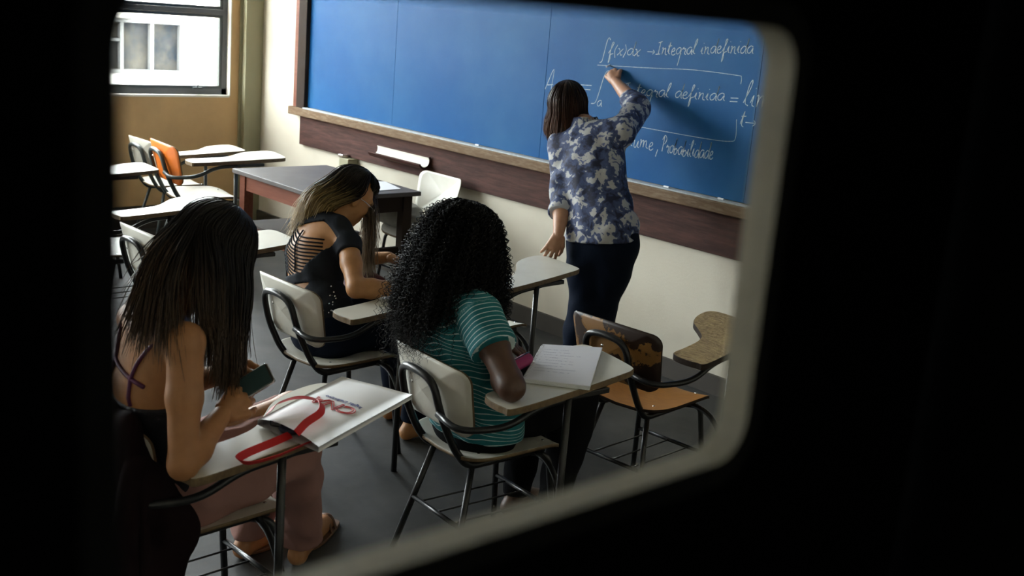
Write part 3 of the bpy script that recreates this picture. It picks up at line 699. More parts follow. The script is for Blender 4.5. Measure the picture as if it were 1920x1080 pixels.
def np_mesh(name, V, Q, mats, attr=None, midx=None, smooth=True):
    me = bpy.data.meshes.new(name); n, k = Q.shape
    me.vertices.add(len(V)); me.vertices.foreach_set('co', np.asarray(V, np.float32).ravel())
    me.loops.add(n*k); me.loops.foreach_set('vertex_index', Q.astype(np.int32).ravel())
    me.polygons.add(n); me.polygons.foreach_set('loop_start', np.arange(0, n*k, k, dtype=np.int32))
    me.polygons.foreach_set('use_smooth', np.full(n, smooth))
    for x in (mats if isinstance(mats, (list, tuple)) else [mats]): me.materials.append(M[x])
    if midx is not None: me.polygons.foreach_set('material_index', midx.astype(np.int32))
    me.update(calc_edges=True)
    if attr is not None:
        a = me.attributes.new('along', 'FLOAT', 'POINT'); a.data.foreach_set('value', np.asarray(attr, np.float32))
    me.validate(); return me
def join(parts):
    V, Q, o = [], [], 0
    for v, q in parts: V.append(v); Q.append(q+o); o += len(v)
    return np.concatenate(V), np.concatenate(Q)
def hand(wrist, d, n, side, curl=(25, 35, 25), spread=6, thumb=30, s=1.0, fingers=None):
    """wrist, direction of the palm d, back-of-hand normal n; thumb lies on lateral side = side * (d x n)"""
    d = nrm(d); n = nrm(np.asarray(n)-d*(np.asarray(n)@d)); l = np.cross(d, n)*side; w = np.asarray(wrist, float); pr = []
    bases = []
    for i, (x, ln) in enumerate(((.030, .066), (.010, .071), (-.010, .067), (-.028, .054))):
        kn = w+s*(d*(.080-.006*abs(i-1))+l*x); bases.append((kn, s*ln, x))
        pr.append(cone(w+s*(l*x*.55+d*.01), kn, .0150*s, .0108*s, .010))
    pr.append(cone(w+s*d*.012, w+s*d*.06, .021*s, .019*s, .012))
    for i, (kn, ln, x) in enumerate(bases):
        c = curl if fingers is None else fingers[i]; ang = 0; p = kn; dd0 = nrm(d+l*math.radians(spread)*x/.02)
        for j, fr in enumerate((.45, .31, .24)):
            ang += math.radians(c[j]); dd = dd0*math.cos(ang)-n*math.sin(ang); q = p+dd*ln*fr
            pr.append(cone(p, q, (.0096, .0086, .0079)[j]*s, (.0087, .0079, .0066)[j]*s, .004)); p = q
    tb = w+s*(d*.022+l*.026); t1 = tb+s*.034*nrm(d*.75+l*.65-n*.15); a = math.radians(thumb)
    t2 = t1+s*.030*nrm(d*1.0+l*.25-n*(.2+a)); t3 = t2+s*.024*nrm(d*1.0-l*.05-n*(.3+a))
    pr += [cone(tb-s*d*.012, t1, .0150*s, .0115*s, .010), cone(t1, t2, .0108*s, .0095*s, .005), cone(t2, t3, .0095*s, .0075*s, .004)]
    return pr
def head_prims(c, fwd, up, s=1.0):
    f = nrm(fwd); u = nrm(np.asarray(up)-f*(np.asarray(up)@f)); r = np.cross(f, u); A = np.array([r, f, u]); c = np.asarray(c, float)
    L = lambda x, y, z: c+s*(r*x+f*y+u*z)
    pr = [ell(L(0, -.012, .022), s*np.array([.074, .092, .088]), A, .02), ell(L(0, .022, -.040), s*np.array([.058, .062, .070]), A, .03),
          cone(L(0, .055, -.088), L(0, .062, -.092), .020*s, .019*s, .03),                       # chin
          cone(L(0, .086, .012), L(0, .104, -.026), .009*s, .0125*s, .014), cone(L(-.012, .090, -.032), L(.012, .090, -.032), .008*s, .008*s, .010),   # nose
          cone(L(-.034, .074, .026), L(.034, .074, .026), .011*s, .011*s, .02),                   # brow
          cone(L(-.016, .080, -.057), L(.016, .080, -.057), .0085*s, .0085*s, .010), cone(L(-.013, .077, -.068), L(.013, .077, -.068), .008*s, .008*s, .010)]   # lips
    for q in (-1, 1):
        pr += [cone(L(q*.036, .060, -.018), L(q*.045, .040, -.030), .018*s, .016*s, .025), ell(L(q*.074, -.008, -.012), s*np.array([.010, .018, .031]), A, .008), ell(L(q*.030, .071, .003), s*np.array([.013, .011, .010]), A, .004)]
    return pr
def limb(a, b, c, r, k=0.02, bulge=0.0):
    """two-segment limb with radii (top, joint, end); muscle bulge below the joint"""
    a, b, c = map(lambda x: np.asarray(x, float), (a, b, c))
    m1 = a+(b-a)*.45; m2 = b+(c-b)*.30
    return [cone(a, m1, r[0], r[0]*.93+r[1]*.07, k), cone(m1, b, r[0]*.93, r[1], k), cone(b, m2, r[1], r[1]*1.0+bulge, k), cone(m2, c, r[1]+bulge, r[2], k)]
def finish(name, parts, skin, label, hi=(), h=0.0085):
    """body parts (+ hands at finer grid) joined into one skin mesh"""
    ms = [sdf_mesh(parts, h)]+[sdf_mesh(p, 0.0042) for p in hi]
    V, Q = join(ms); o = link(name, np_mesh('person_body', V, Q, skin)); tag(o, label, 'person'); return o
def garment(name, prs, mats, parent, grow=0.0, cuts=(), h=0.008, wob=None, attr=None):
    V, Q = sdf_mesh(prs, h, grow, cuts, wob)
    return link(name, np_mesh(name, V, Q, mats, None if attr is None else attr(V)), parent)
def half(p, n):
    p = np.asarray(p, float); n = nrm(n); return lambda P: (P-p)@n         # keeps the side n points away from
def folds(a=0.004, sx=55, sy=48, sz=38, seed=0):
    return lambda P: a*np.sin(P[..., 2]*sz+3*np.sin(P[..., 0]*17+seed)+P[..., 1]*sy*.4)*np.sin(P[..., 0]*sx*.5+P[..., 1]*sy*.5+seed)
def foot(ank, toe, s=1.0):
    ank, toe = np.asarray(ank, float), np.asarray(toe, float); d = nrm((toe-ank)*[1, 1, 0]); heel = np.array([*(ank-d*.035)[:2], .034]); l = np.cross(d, [0, 0, 1])
    pr = [cone(ank, heel, .034*s, .030*s, .02), cone(heel, np.array([*(toe-d*.05)[:2], .028]), .030*s, .026*s, .02), cone(ank, np.array([*(toe-d*.06)[:2], .030]), .030*s, .024*s, .03)]
    for i, x in enumerate((-.026, -.013, 0, .012, .022)):
        b = np.array([*(toe-d*.055+l*x)[:2], .024]); pr.append(cone(b, b+d*(.052-.007*i)+np.array([0, 0, -.008]), .0125-.0008*i, .0095-.0008*i, .004))
    return pr

# ---- hair: strands that follow a fan of guide curves
def strands(name, guides, mats, parent, n=2200, m=16, r=0.0016, spread=0.010, layers=0.02, center=None, seed=1, curl=None, fray=0.03, shell=0.93, taper=True, short=0.72):
    rg = np.random.default_rng(seed); K = len(guides)
    Gd = np.array([[np.interp(np.linspace(0, 1, m), np.r_[0, np.cumsum(np.linalg.norm(np.diff(sp, axis=0), axis=1))]/np.linalg.norm(np.diff(sp, axis=0), axis=1).sum(), sp[:, i]) for i in range(3)] for sp in [spline(g, 8) for g in guides]]).transpose(0, 2, 1)
    center = Gd[:, :m//3].reshape(-1, 3).mean(0) if center is None else np.asarray(center, float)
    s = rg.uniform(0, K-1.001, n); i0 = s.astype(int); w = (s-i0)[:, None, None]; w = w*w*(3-2*w)*.5+w*.5
    P = Gd[i0]*(1-w)+Gd[i0+1]*w
    ln = rg.uniform(short, 1.0, n)**.6; xx = ln[:, None]*np.arange(m)[None]; jj = np.minimum(xx.astype(int), m-2); ff = (xx-jj)[..., None]; ar = np.arange(n)[:, None]
    P = P[ar, jj]*(1-ff)+P[ar, jj+1]*ff
    t = np.linspace(0, 1, m)[None, :, None]
    out = P-center; out /= np.linalg.norm(out, axis=2, keepdims=True)+1e-9
    P = P+out*(rg.uniform(-1, .35, n)[:, None, None]*layers*(0.35+0.65*np.minimum(1, t*3)))
    P = P+rg.normal(0, spread, (n, 1, 3))*np.minimum(1, t*2.0)
    ph = rg.uniform(0, 6.28, (n, 1, 3)); P = P+spread*.6*np.sin(t*rg.uniform(3, 9, (n, 1, 1))+ph)*t
    P = P+rg.normal(0, fray, (n, 1, 3))*t**3
    if curl:
        amp, per, mm = curl
        L = np.linalg.norm(np.diff(P, axis=1), axis=2).sum(1); tt = np.linspace(0, 1, mm)
        x = tt*(m-1); j = np.minimum(x.astype(int), m-2); fr = (x-j)[None, :, None]; P2 = P[:, j]*(1-fr)+P[:, j+1]*fr
        T = np.gradient(P2, axis=1); T /= np.linalg.norm(T, axis=2, keepdims=True)+1e-9
        U = np.cross(T, rg.normal(0, 1, (n, 1, 3))); U /= np.linalg.norm(U, axis=2, keepdims=True)+1e-9; W = np.cross(T, U)
        a = 2*np.pi*tt[None, :]*L[:, None]/(per*rg.uniform(.75, 1.3, n)[:, None])+rg.uniform(0, 6.28, n)[:, None]
        am = amp*rg.uniform(.6, 1.25, n)[:, None]*np.clip(tt[None, :]*5, .15, 1)
        P = P2+(am*np.cos(a))[..., None]*U+(am*np.sin(a))[..., None]*W; m = mm
    T = np.gradient(P, axis=1); T /= np.linalg.norm(T, axis=2, keepdims=True)+1e-9
    U = np.cross(T, np.array([0.31, 0.72, 0.62])); U /= np.linalg.norm(U, axis=2, keepdims=True)+1e-9; W = np.cross(T, U)
    rad = r*rg.uniform(.6, 1.4, n)[:, None, None]*np.ones((1, m, 1))
    if taper: rad = rad*(1-0.75*np.linspace(0, 1, m)[None, :, None]**4)
    ang = np.array([0, 2.094, 4.189]); R = np.stack([P+rad*(np.cos(a)*U+np.sin(a)*W) for a in ang], 2)      # n,m,3,3
    V = R.reshape(-1, 3); base = (np.arange(n)[:, None, None]*m+np.arange(m-1)[None, :, None])*3; j = np.arange(3)[None, None, :]
    Q = np.stack([base+j, base+(j+1) % 3, base+3+(j+1) % 3, base+3+j], -1).reshape(-1, 4)
    al = np.broadcast_to(np.linspace(0, 1, m)[None, :, None]+rg.normal(0, .06, (n, 1, 1)), (n, m, 3)).reshape(-1)
    # the closed under-layer
    mg = Gd.shape[1]; ks = np.linspace(0, K-1, K*4); a0 = np.minimum(ks.astype(int), K-2); fr = (ks-a0)[:, None, None]; S = Gd[a0]*(1-fr)+Gd[a0+1]*fr
    mg = int(mg*.72); S = S[:, :mg]; o2 = S-center; S = center+o2*shell; kk = len(ks); S2 = S.reshape(-1, 3); b2 = np.arange((kk)*mg).reshape(kk, mg)
    Q2 = np.stack([b2[:-1, :-1], b2[1:, :-1], b2[1:, 1:], b2[:-1, 1:]], -1).reshape(-1, 4)
    al2 = np.tile(np.linspace(0, .72, mg), kk)
    V, Q = join([(V, Q), (S2, Q2)])
    return link(name, np_mesh(name, V, Q, mats, np.r_[al, al2]), parent)
def scalp(c, fwd, up, az, els, scale=1.0, tilt=0.0, s=(0.080, 0.100, 0.098)):
    """points on the skull from the crown down: az degrees from the back of the head (+ = her right)"""
    f = nrm(fwd); u = nrm(np.asarray(up)-f*(np.asarray(up)@f)); r = np.cross(f, u); a = math.radians(az); o = []
    for e in els:
        e = math.radians(e); o.append(np.asarray(c)+scale*(r*math.sin(a)*math.cos(e)*s[0]-f*(math.cos(a)*math.cos(e)*s[1]+.012)+u*(math.sin(e)*s[2]+.022)))
    return o
def A3(*v): return np.array(v, float)
X_ = A3(1, 0, 0)
# ================================================================== curly-haired student in the striped T-shirt
def curly():
    pel, wai, che, shc, nk = A3(-2.80,-2.29,.545), A3(-2.825,-2.345,.68), A3(-2.85,-2.375,.83), A3(-2.87,-2.385,.945), A3(-2.87,-2.365,1.02)
    hc = A3(-2.885,-2.335,1.125); fw, up = A3(-.25,1,-.28), A3(0,.28,1)
    sR, sL = A3(-2.700,-2.395,.935), A3(-3.035,-2.375,.935)
    eR, wR = A3(-2.478,-2.435,.762), A3(-2.70,-2.30,.752)
    eL, wL = A3(-3.13,-2.30,.70), A3(-2.92,-2.12,.735)
    hR, hL, kR, kL = A3(-2.745,-2.22,.54), A3(-2.93,-2.22,.54), A3(-2.73,-1.86,.545), A3(-2.96,-1.86,.545)
    aR, aL = A3(-2.75,-1.93,.10), A3(-2.97,-1.90,.10)
    T = [(pel-[0,0,.03], X_, .185, .125), (pel+[0,0,.05], X_, .190, .130), (wai, X_, .165, .120), (che, X_, .165, .120), (shc-[0,0,.01], X_, .150, .085)]
    S = [(T[i][0], T[i][1], T[i][2]-.012, T[i][3]-.012) for i in range(5)]
    skin = [loft(S), cone(shc-[0,0,.02], nk, .060, .050, .04), cone(nk, hc-[0,0,.06], .050, .050, .02)]+head_prims(hc, fw, up)
    for s, e, w in ((sR, eR, wR), (sL, eL, wL)): skin += [cone(shc, s, .055, .048, .03)]+limb(s, e, w, (.053, .043, .029), .02, .006)
    for h_, k_, a_, t_ in ((hR, kR, aR, (-2.74,-1.72,.03)), (hL, kL, aL, (-2.98,-1.69,.03))): skin += limb(h_, k_, a_, (.075, .054, .036), .03, .006)+foot(a_, t_)
    hands = [hand(wR, (-.55,.85,-.08), (.1,.2,1), 1, (20,30,20)), hand(wL, (.6,.7,-.1), (0,0,1), -1, (25,35,20))]
    o = finish('person', skin, 'skin_deep', 'seated student with big dark curly hair and a teal striped T-shirt', hands)
    garment('trousers', [loft(T[:2], .02)]+limb(hR, kR, aR, (.092, .068, .052), .03, .006)+limb(hL, kL, aL, (.092, .068, .052), .03, .006), 'blackcloth', o, .004,
            [half((0,0,.085), (0,0,-1)), half(wai-[0,0,.02], (0,0,1))], wob=folds(.004))
    mR, mL = sR+(eR-sR)*.46, sL+(eL-sL)*.46
    tee = [loft(T, .02)]+[cone(shc, s, .062, .056, .03) for s in (sR, sL)]+[fcone(sR, mR, .063, .068, .02), fcone(sL, mL, .063, .068, .02)]
    def along(V):
        kz = np.clip((V[:, 2]-.87)/.08, 0, 1)
        uR, uL = nrm(eR-sR), nrm(eL-sL); tR = (V-sR)@uR; tL = (V-sL)@uL
        z = V[:, 2]*1.02+.016*np.sin(V[:, 0]*26)*np.exp(-((V[:, 2]-.70)/.09)**2)+.006*np.sin(V[:, 0]*41+V[:, 2]*60)+.10*np.abs(V[:, 0]-pel[0])**1.5-.55*kz*kz*np.abs(V[:, 0]-nk[0])
        dR = np.linalg.norm(V-sR-tR[:, None]*uR, axis=1); dL = np.linalg.norm(V-sL-tL[:, None]*uL, axis=1)
        oR, oL = .6666-np.linalg.norm(mR-sR), .6666-np.linalg.norm(mL-sL)
        z = np.where((tR > -.005) & (dR < .085) & (V[:, 0] > sR[0]-.03), tR+oR, z); return np.where((tL > -.005) & (dL < .085) & (V[:, 0] < sL[0]+.03), tL+oL, z)
    garment('striped_tshirt', tee, 'stripes', o, .010, [half(pel-[0,0,.055], (0,0,-1)),
            lambda P: .058-np.linalg.norm((P-nk)*[1, 1, .6], axis=-1)], .007, folds(.0045, seed=2), along)
    # hair: volume of ringlets
    gd = []
    for az in (-165,-140,-110,-80,-50,-25,0,25,50,80,110,140,165):
        p = scalp(hc, fw, up, az, (88, 62, 32, 5), 1.20, s=(.100, .112, .100)); a = math.radians(az); l = len(p)
        b = A3(math.sin(a)*.165, -math.cos(a)*.135, 0); k = abs(az)/165
        p += [hc+b*1.10+[-.015,-.015,-.10], hc+b*1.16+[-.02,-.03,-.20], hc+b*1.0+[-.025,-.045,-.27-.06*(1-k)], hc+b*.86+[-.03,-.05,-.31-.10*(1-k)]]
        gd.append(p)
    strands('curly_hair', gd, 'hair_black', o, n=2600, m=14, r=.0014, spread=.014, layers=.055, center=hc, seed=4, curl=(.0080, .024, 84), fray=.024, shell=.92)
curly()
# ================================================================== student with blonde tips and a cut-out back
def blonde():
    pel, wai, che, shc, nk = A3(-3.93,-2.20,.545), A3(-4.00,-2.20,.69), A3(-4.06,-2.16,.83), A3(-4.085,-2.11,.925), A3(-4.10,-2.04,.985)
    hc = A3(-4.095,-1.965,1.055); fw, up = A3(.20,.80,-.62), A3(.05,.55,.86)
    lat = nrm(A3(1, .05, -.06))
    sR, sL = A3(-3.905,-2.105,.900), A3(-4.255,-2.115,.915)
    eR, wR = A3(-3.715,-2.185,.758), A3(-3.66,-1.975,.752)
    eL, wL = A3(-4.30,-1.90,.715), A3(-4.08,-1.76,.775)
    hR, hL, kR, kL = A3(-3.835,-2.18,.54), A3(-4.02,-2.18,.54), A3(-3.80,-1.74,.55), A3(-4.05,-1.74,.55)
    aR, aL = A3(-3.80,-1.78,.10), A3(-4.05,-1.70,.10)
    T = [(pel-[0,0,.03], X_, .160, .110), (pel+[0,0,.05], X_, .162, .112), (wai, lat, .125, .095), (che, lat, .145, .105), (shc-[0,0,.008], lat, .150, .080)]
    skin = [loft(T), cone(shc-[0,0,.02], nk, .058, .048, .04), cone(nk, hc-[0,.03,.05], .048, .048, .02)]+head_prims(hc, fw, up)
    for s, e, w in ((sR, eR, wR), (sL, eL, wL)): skin += [cone(shc, s, .055, .046, .03)]+limb(s, e, w, (.045, .036, .025), .02, .004)
    for h_, k_, a_, t_ in ((hR, kR, aR, (-3.79,-1.58,.03)), (hL, kL, aL, (-4.06,-1.50,.03))): skin += limb(h_, k_, a_, (.074, .052, .034), .03, .006)+foot(a_, t_)
    hands = [hand(wR, (.05,1,-.05), (.25,.1,1), 1, (30,40,25)), hand(wL, (.85,.45,-.25), (0,.3,1), -1, (25,30,20))]
    o = finish('person', skin, 'skin_tan', 'seated student bending down with blonde-tipped hair and slashed open-back dark top', hands)
    garment('jeans', [loft(T[:2], .02)]+limb(hR, kR, aR, (.090, .066, .050), .03, .006)+limb(hL, kL, aL, (.090, .066, .050), .03, .006), 'denim', o, .006,
            [half((0,0,.085), (0,0,-1)), half(wai-[0,0,.06], (0,0,1))], wob=folds(.003))
    mR, mL = sR+(eR-sR)*.20, sL+(eL-sL)*.20
    top = [loft(T, .02)]+[cone(shc, s, .058, .049, .03) for s in (sR, sL)]+[fcone(sR, mR, .046, .046, .02), fcone(sL, mL, .046, .046, .02)]
    ax = nrm(shc-pel)
    def lens(P, zc, hz, hx, xo=0.0):                       # opening in the back, seen from behind
        c = pel+(shc-pel)*((zc-pel[2])/(shc[2]-pel[2])); u = (P-c)@lat-xo; v = (P-c)@ax; b = P[..., 1]-(c[1]-.02)
        w = hx*(1-.55*np.clip(-v/hz, -1, 1)*1.0)
        return np.where(b < 0, np.minimum(hz-np.abs(v), w-np.abs(u)), -1)
    garment('slashed_top', top, 'charcoal', o, .008, [half(pel-[0,0,.03], (0,0,-1)),
            lambda P: .062-np.linalg.norm((P-nk)*[1, 1, .7], axis=-1), lambda P: lens(P, .838, .112, .122), lambda P: lens(P, .650, .050, .060, -.055)], .006, folds(.003, seed=5))
    # strips across the openings, laid on the skin
    body = loft(T)['f']
    def on_back(u, z, lift=.006):
        c = pel+(shc-pel)*((z-pel[2])/(shc[2]-pel[2])); y = np.linspace(-.22, 0, 111); P = c+lat*u+np.stack([0*y, y, 0*y], -1)
        d = body(P); i = np.argmax(d < lift*.6); return P[i]
    for z in list(np.linspace(.748, .915, 13))+list(np.linspace(.612, .692, 6)):
        hx = .128 if z > .74 else .105
        q = [on_back(u, z-.006*math.cos(u*25)) for u in np.linspace(-hx, hx if z > .74 else .03, 15)]
        MB().tube(q, .0032, 6).build('back_strip', 'charcoal', o, True)
    q = [on_back(0.0, z, .009) for z in np.linspace(.77, .93, 9)]; MB().tube(q, .0035, 6).build('centre_seam', 'charcoal', o, True)
    rg = random.Random(3)
    for i in range(12):
        u = .105+rg.uniform(-.02, .02); p = PY(612+rg.uniform(-6, 18), 545+rg.uniform(-12, 45), -2.275); MB().sphere((p[0], p[1], p[2]), .0035, 3).build('sequin', 'metal', o)
    gd = []
    for az in (-150,-120,-90,-60,-30,0,25,50,72,90):
        p = scalp(hc, fw, up, az, (85, 55, 25, -5), 1.14); a = math.radians(az)
        if 1:                                        # swept back over the shoulders
            t = (az+150)/240; e = A3(-4.30+.20*t, -2.06-.12*math.sin(t*2.6), .90+.03*t)
            p += [p[-1]*.45+e*.55+[0,-.03,.035], e+[.01,0,.025], e+[0,-.02,-.03]]
        gd.append(p)
    strands('blonde_tipped_hair', gd, 'hair_blonde', o, n=2600, m=18, r=.0016, spread=.007, layers=.022, center=hc, seed=9, fray=.016, shell=.95)
    gd = []
    for az in (118, 132, 148, 165, 185):                   # lock hanging in front of the face
        p = scalp(hc, fw, up, az, (85, 62, 38), 1.14); t = (az-118)/67; e = PY(690-10*t, 540-12*t, -1.93+.07*t); q = PY(697-2*t, 400, -1.90+.06*t); p += [PY(692, 362, -1.885+.05*t), q, e*.6+q*.4, e]; gd.append(p)
    strands('front_lock', gd, 'hair_lock', o, n=650, m=22, r=.0014, spread=.011, layers=.016, center=hc, seed=12, fray=.020, shell=.97, short=.5)
    # glasses
    f = nrm(fw); u = nrm(up-f*(up@f)); r = np.cross(f, u); L = lambda x, y, z: hc+r*x+f*y+u*z
    g = MB()
    for s in (-1, 1): g.tube([L(s*.033+.024*math.cos(a), .096, .003+.018*math.sin(a)) for a in np.linspace(0, 6.28, 18)], .0014, 6).tube([L(s*.058, .094, .008), L(s*.078, .03, .010), L(s*.080, -.02, .004)], .0016, 6)
    g.tube([L(-.009, .098, .006), L(.009, .098, .006)], .0014, 6)
    g.build('glasses', 'metal', o, True)
blonde()
# ================================================================== student with the phone (long dark hair, lace top, pink trousers)
def phone_girl():
    pel, wai, che, shc = A3(-2.80,-3.40,.545), A3(-2.775,-3.455,.70), A3(-2.735,-3.49,.87), A3(-2.715,-3.49,1.01)
    nk = A3(-2.72,-3.45,1.085); hc = PY(400, 472, -3.335); fw, up = A3(-.02,.80,-.62), A3(0,.60,.80)
    lat = nrm(A3(1, -.02, .02))
    sR, sL = PY(348, 640, -3.495), A3(-2.89,-3.475,1.005)
    eR, wR = PY(343, 872, -3.535), PY(418, 775, -3.375)
    eL, wL = A3(-2.97,-3.36,.76), A3(-2.79,-3.235,.845)
    hR, hL, kR, kL = A3(-2.72,-3.38,.54), A3(-2.90,-3.38,.54), A3(-2.84,-2.985,.525), A3(-3.01,-2.90,.60)
    aR, aL = PZ(566, 1000, .10), A3(-3.22,-2.92,.10)
    tR, tL = PZ(620, 966, .03), A3(-3.30,-2.70,.03)
    T = [(pel-[0,0,.03], X_, .155, .108), (pel+[0,0,.05], X_, .157, .110), (wai, lat, .122, .092), (che, lat, .138, .104), (shc-[0,0,.008], lat, .145, .078)]
    skin = [loft(T), cone(shc-[0,0,.02], nk, .056, .047, .04), cone(nk, hc-[0,.03,.05], .047, .047, .02)]+head_prims(hc, fw, up)
    for s, e, w in ((sR, eR, wR), (sL, eL, wL)): skin += [cone(shc, s, .055, .046, .03)]+limb(s, e, w, (.046, .036, .025), .02, .005)
    for h_, k_, a_, t_ in ((hR, kR, aR, tR), (hL, kL, aL, tL)): skin += limb(h_, k_, a_, (.074, .052, .034), .03, .006)+foot(a_, t_)
    ph = PY(468, 722, -3.275)                               # phone centre
    dR = nrm(ph-wR)
    hands = [hand(wR, dR, (.75,-.3,.45), 1, (35,45,30), 5, 20), hand(wL, nrm(ph-wL+A3(-.01,0,-.01)), (-.6,-.5,.5), -1, (30,40,30))]
    o = finish('person', skin, 'skin_warm', 'seated student with long straight dark hair looking down at a phone', hands)
    garment('pink_trousers', [loft(T[:2], .02)]+limb(hR, kR, aR-[0,0,.02], (.090, .068, .066), .03, .004)+limb(hL, kL, aL, (.090, .066, .062), .03, .004), 'pink_trouser', o, .005,
            [half((0,0,.075), (0,0,-1)), half(wai-[0,0,.07], (0,0,1))], wob=folds(.005, seed=1))
    tank = [loft(T, .02)]
    garment('lace_top', tank, 'lace', o, .007, [half(pel+[0,0,.02], (0,0,-1)), half(che-[0,0,.02], (0,-.15,1))], .007, folds(.003, seed=3))
    body = loft(T)['f']
    def on_back(u, z, lift=.004):
        c = pel+(shc-pel)*((z-pel[2])/(shc[2]-pel[2])); y = np.linspace(-.24, 0, 121); P = c+lat*u+np.stack([0*y, y, 0*y], -1)
        d = body(P); i = np.argmax(d < lift); return P[i]
    for u0, u1 in ((.07, .10), (-.07, -.10)):
        MB().tube([on_back(u0+(u1-u0)*t-.03*math.sin(3.14*t)*np.sign(u0), .84+.185*t) for t in np.linspace(0, 1, 9)], .0055, 6).build('strap', 'purple', o, True)
    MB().tube([on_back(.10-.19*t, .90+.05*t) for t in np.linspace(0, 1, 9)], .006, 6).build('strap', 'purple', o, True)
    for a_, t_ in ((aR, tR), (aL, tL)):
        d = nrm((t_-a_)*[1, 1, 0]); l = np.cross(d, [0, 0, 1]); t0 = np.array([*t_[:2], 0])
        out = [(t0-d*.27+l*x*.8)[:2] if 0 else None for x in ()]
        ol = spline([t0[:2]+d[:2]*a+l[:2]*b for a, b in ((.012,0),(-.005,.038),(-.09,.044),(-.20,.033),(-.245,0),(-.20,-.033),(-.09,-.044),(-.005,-.038))], 4, True)
        sd = MB().slab(ol, .001, .013, 0, 0, .002).build('sandal_sole', 'sandal', o)
        for k in (.06, .10): MB().ribbon(spline([t0-d*k+l*.042+[0,0,.012], t0-d*k+l*.026+[0,0,.050], t0-d*k+[0,0,.062], t0-d*k-l*.026+[0,0,.050], t0-d*k-l*.042+[0,0,.012]], 5), d, .014, .003).build('sandal_strap', 'sandal', sd)
    gd = []
    gd2 = []
    for az in (-150,-120,-90,-65,-40,-15,8,30,46,64,84,102,120,140,155):
        p = scalp(hc, fw, up, az, (86, 58, 30, 2), 1.12)
        if az <= -65: t = (az+150)/85; e = A3(-2.98+.02*t,-3.34-.16*t,.93-.02*t)+[0,0,-.0]; p += [p[-1]*.5+e*.5+[-.02,0,.03], e]
        elif az <= 8: t = (az+65)/73; e = PY(230+30*t, 640+30*t, -3.605); p += [p[-1]*.55+e*.45+[-.01,-.02,.035], e]
        elif az <= 30: t = (az-8)/22; e = PY(288+44*t, 688+20*t, -3.575+.035*t); p += [p[-1]*.55+e*.45+[.005,-.035,.05], p[-1]*.2+e*.8+[0,-.02,.03], e]
        else: t = (az-46)/109; e = PY(390+46*math.sin(t*1.57), 705+72*math.sin(t*2.2), -3.43+.19*t); p += [p[-1]*.72+e*.28+[.028*(1-t*.6),0,.015], p[-1]*.35+e*.65+[.02*(1-t),0,0], e]
        (gd if az <= 30 else gd2).append(p)
        if az == 30: gd2.append(scalp(hc, fw, up, 36, (86, 58, 30, 2), 1.12)+[PY(372, 560, -3.46), PY(378, 620, -3.45), PY(384, 680, -3.44)])
    strands('long_dark_hair', gd, 'hair_dark', o, n=2600, m=20, r=.0016, spread=.006, layers=.024, center=hc, seed=21, fray=.018, shell=.96, short=.40)
    strands('front_hair', gd2, 'hair_dark', o, n=2200, m=22, r=.0016, spread=.007, layers=.024, center=hc, seed=22, fray=.014, shell=.96, short=.55)
    # the phone
    x = nrm(PY(497, 703, -3.24)-PY(470, 740, -3.26)); n = nrm(A3(.35,-.75,.75)); y = nrm(np.cross(n, x)); x = nrm(np.cross(y, n))
    pm = empty('phone', ph); 
    def slab3(w, hgt, t0, t1, r): 
        q = rrect(-w/2, w/2, -hgt/2, hgt/2, r); m = MB().slab(q, t0, t1, 0, 0, .0012); m.v = [np.array([y*a+x*b+n*c for a, b, c in v]) for v in m.v]; return m
    slab3(.070, .136, -.004, .004, .009).build('case', 'metal', pm); slab3(.062, .122, .0041, .0052, .005).build('screen', 'screen', pm)
    tag(pm, 'smartphone held in the hands of the long-haired student', 'phone')
phone_girl()
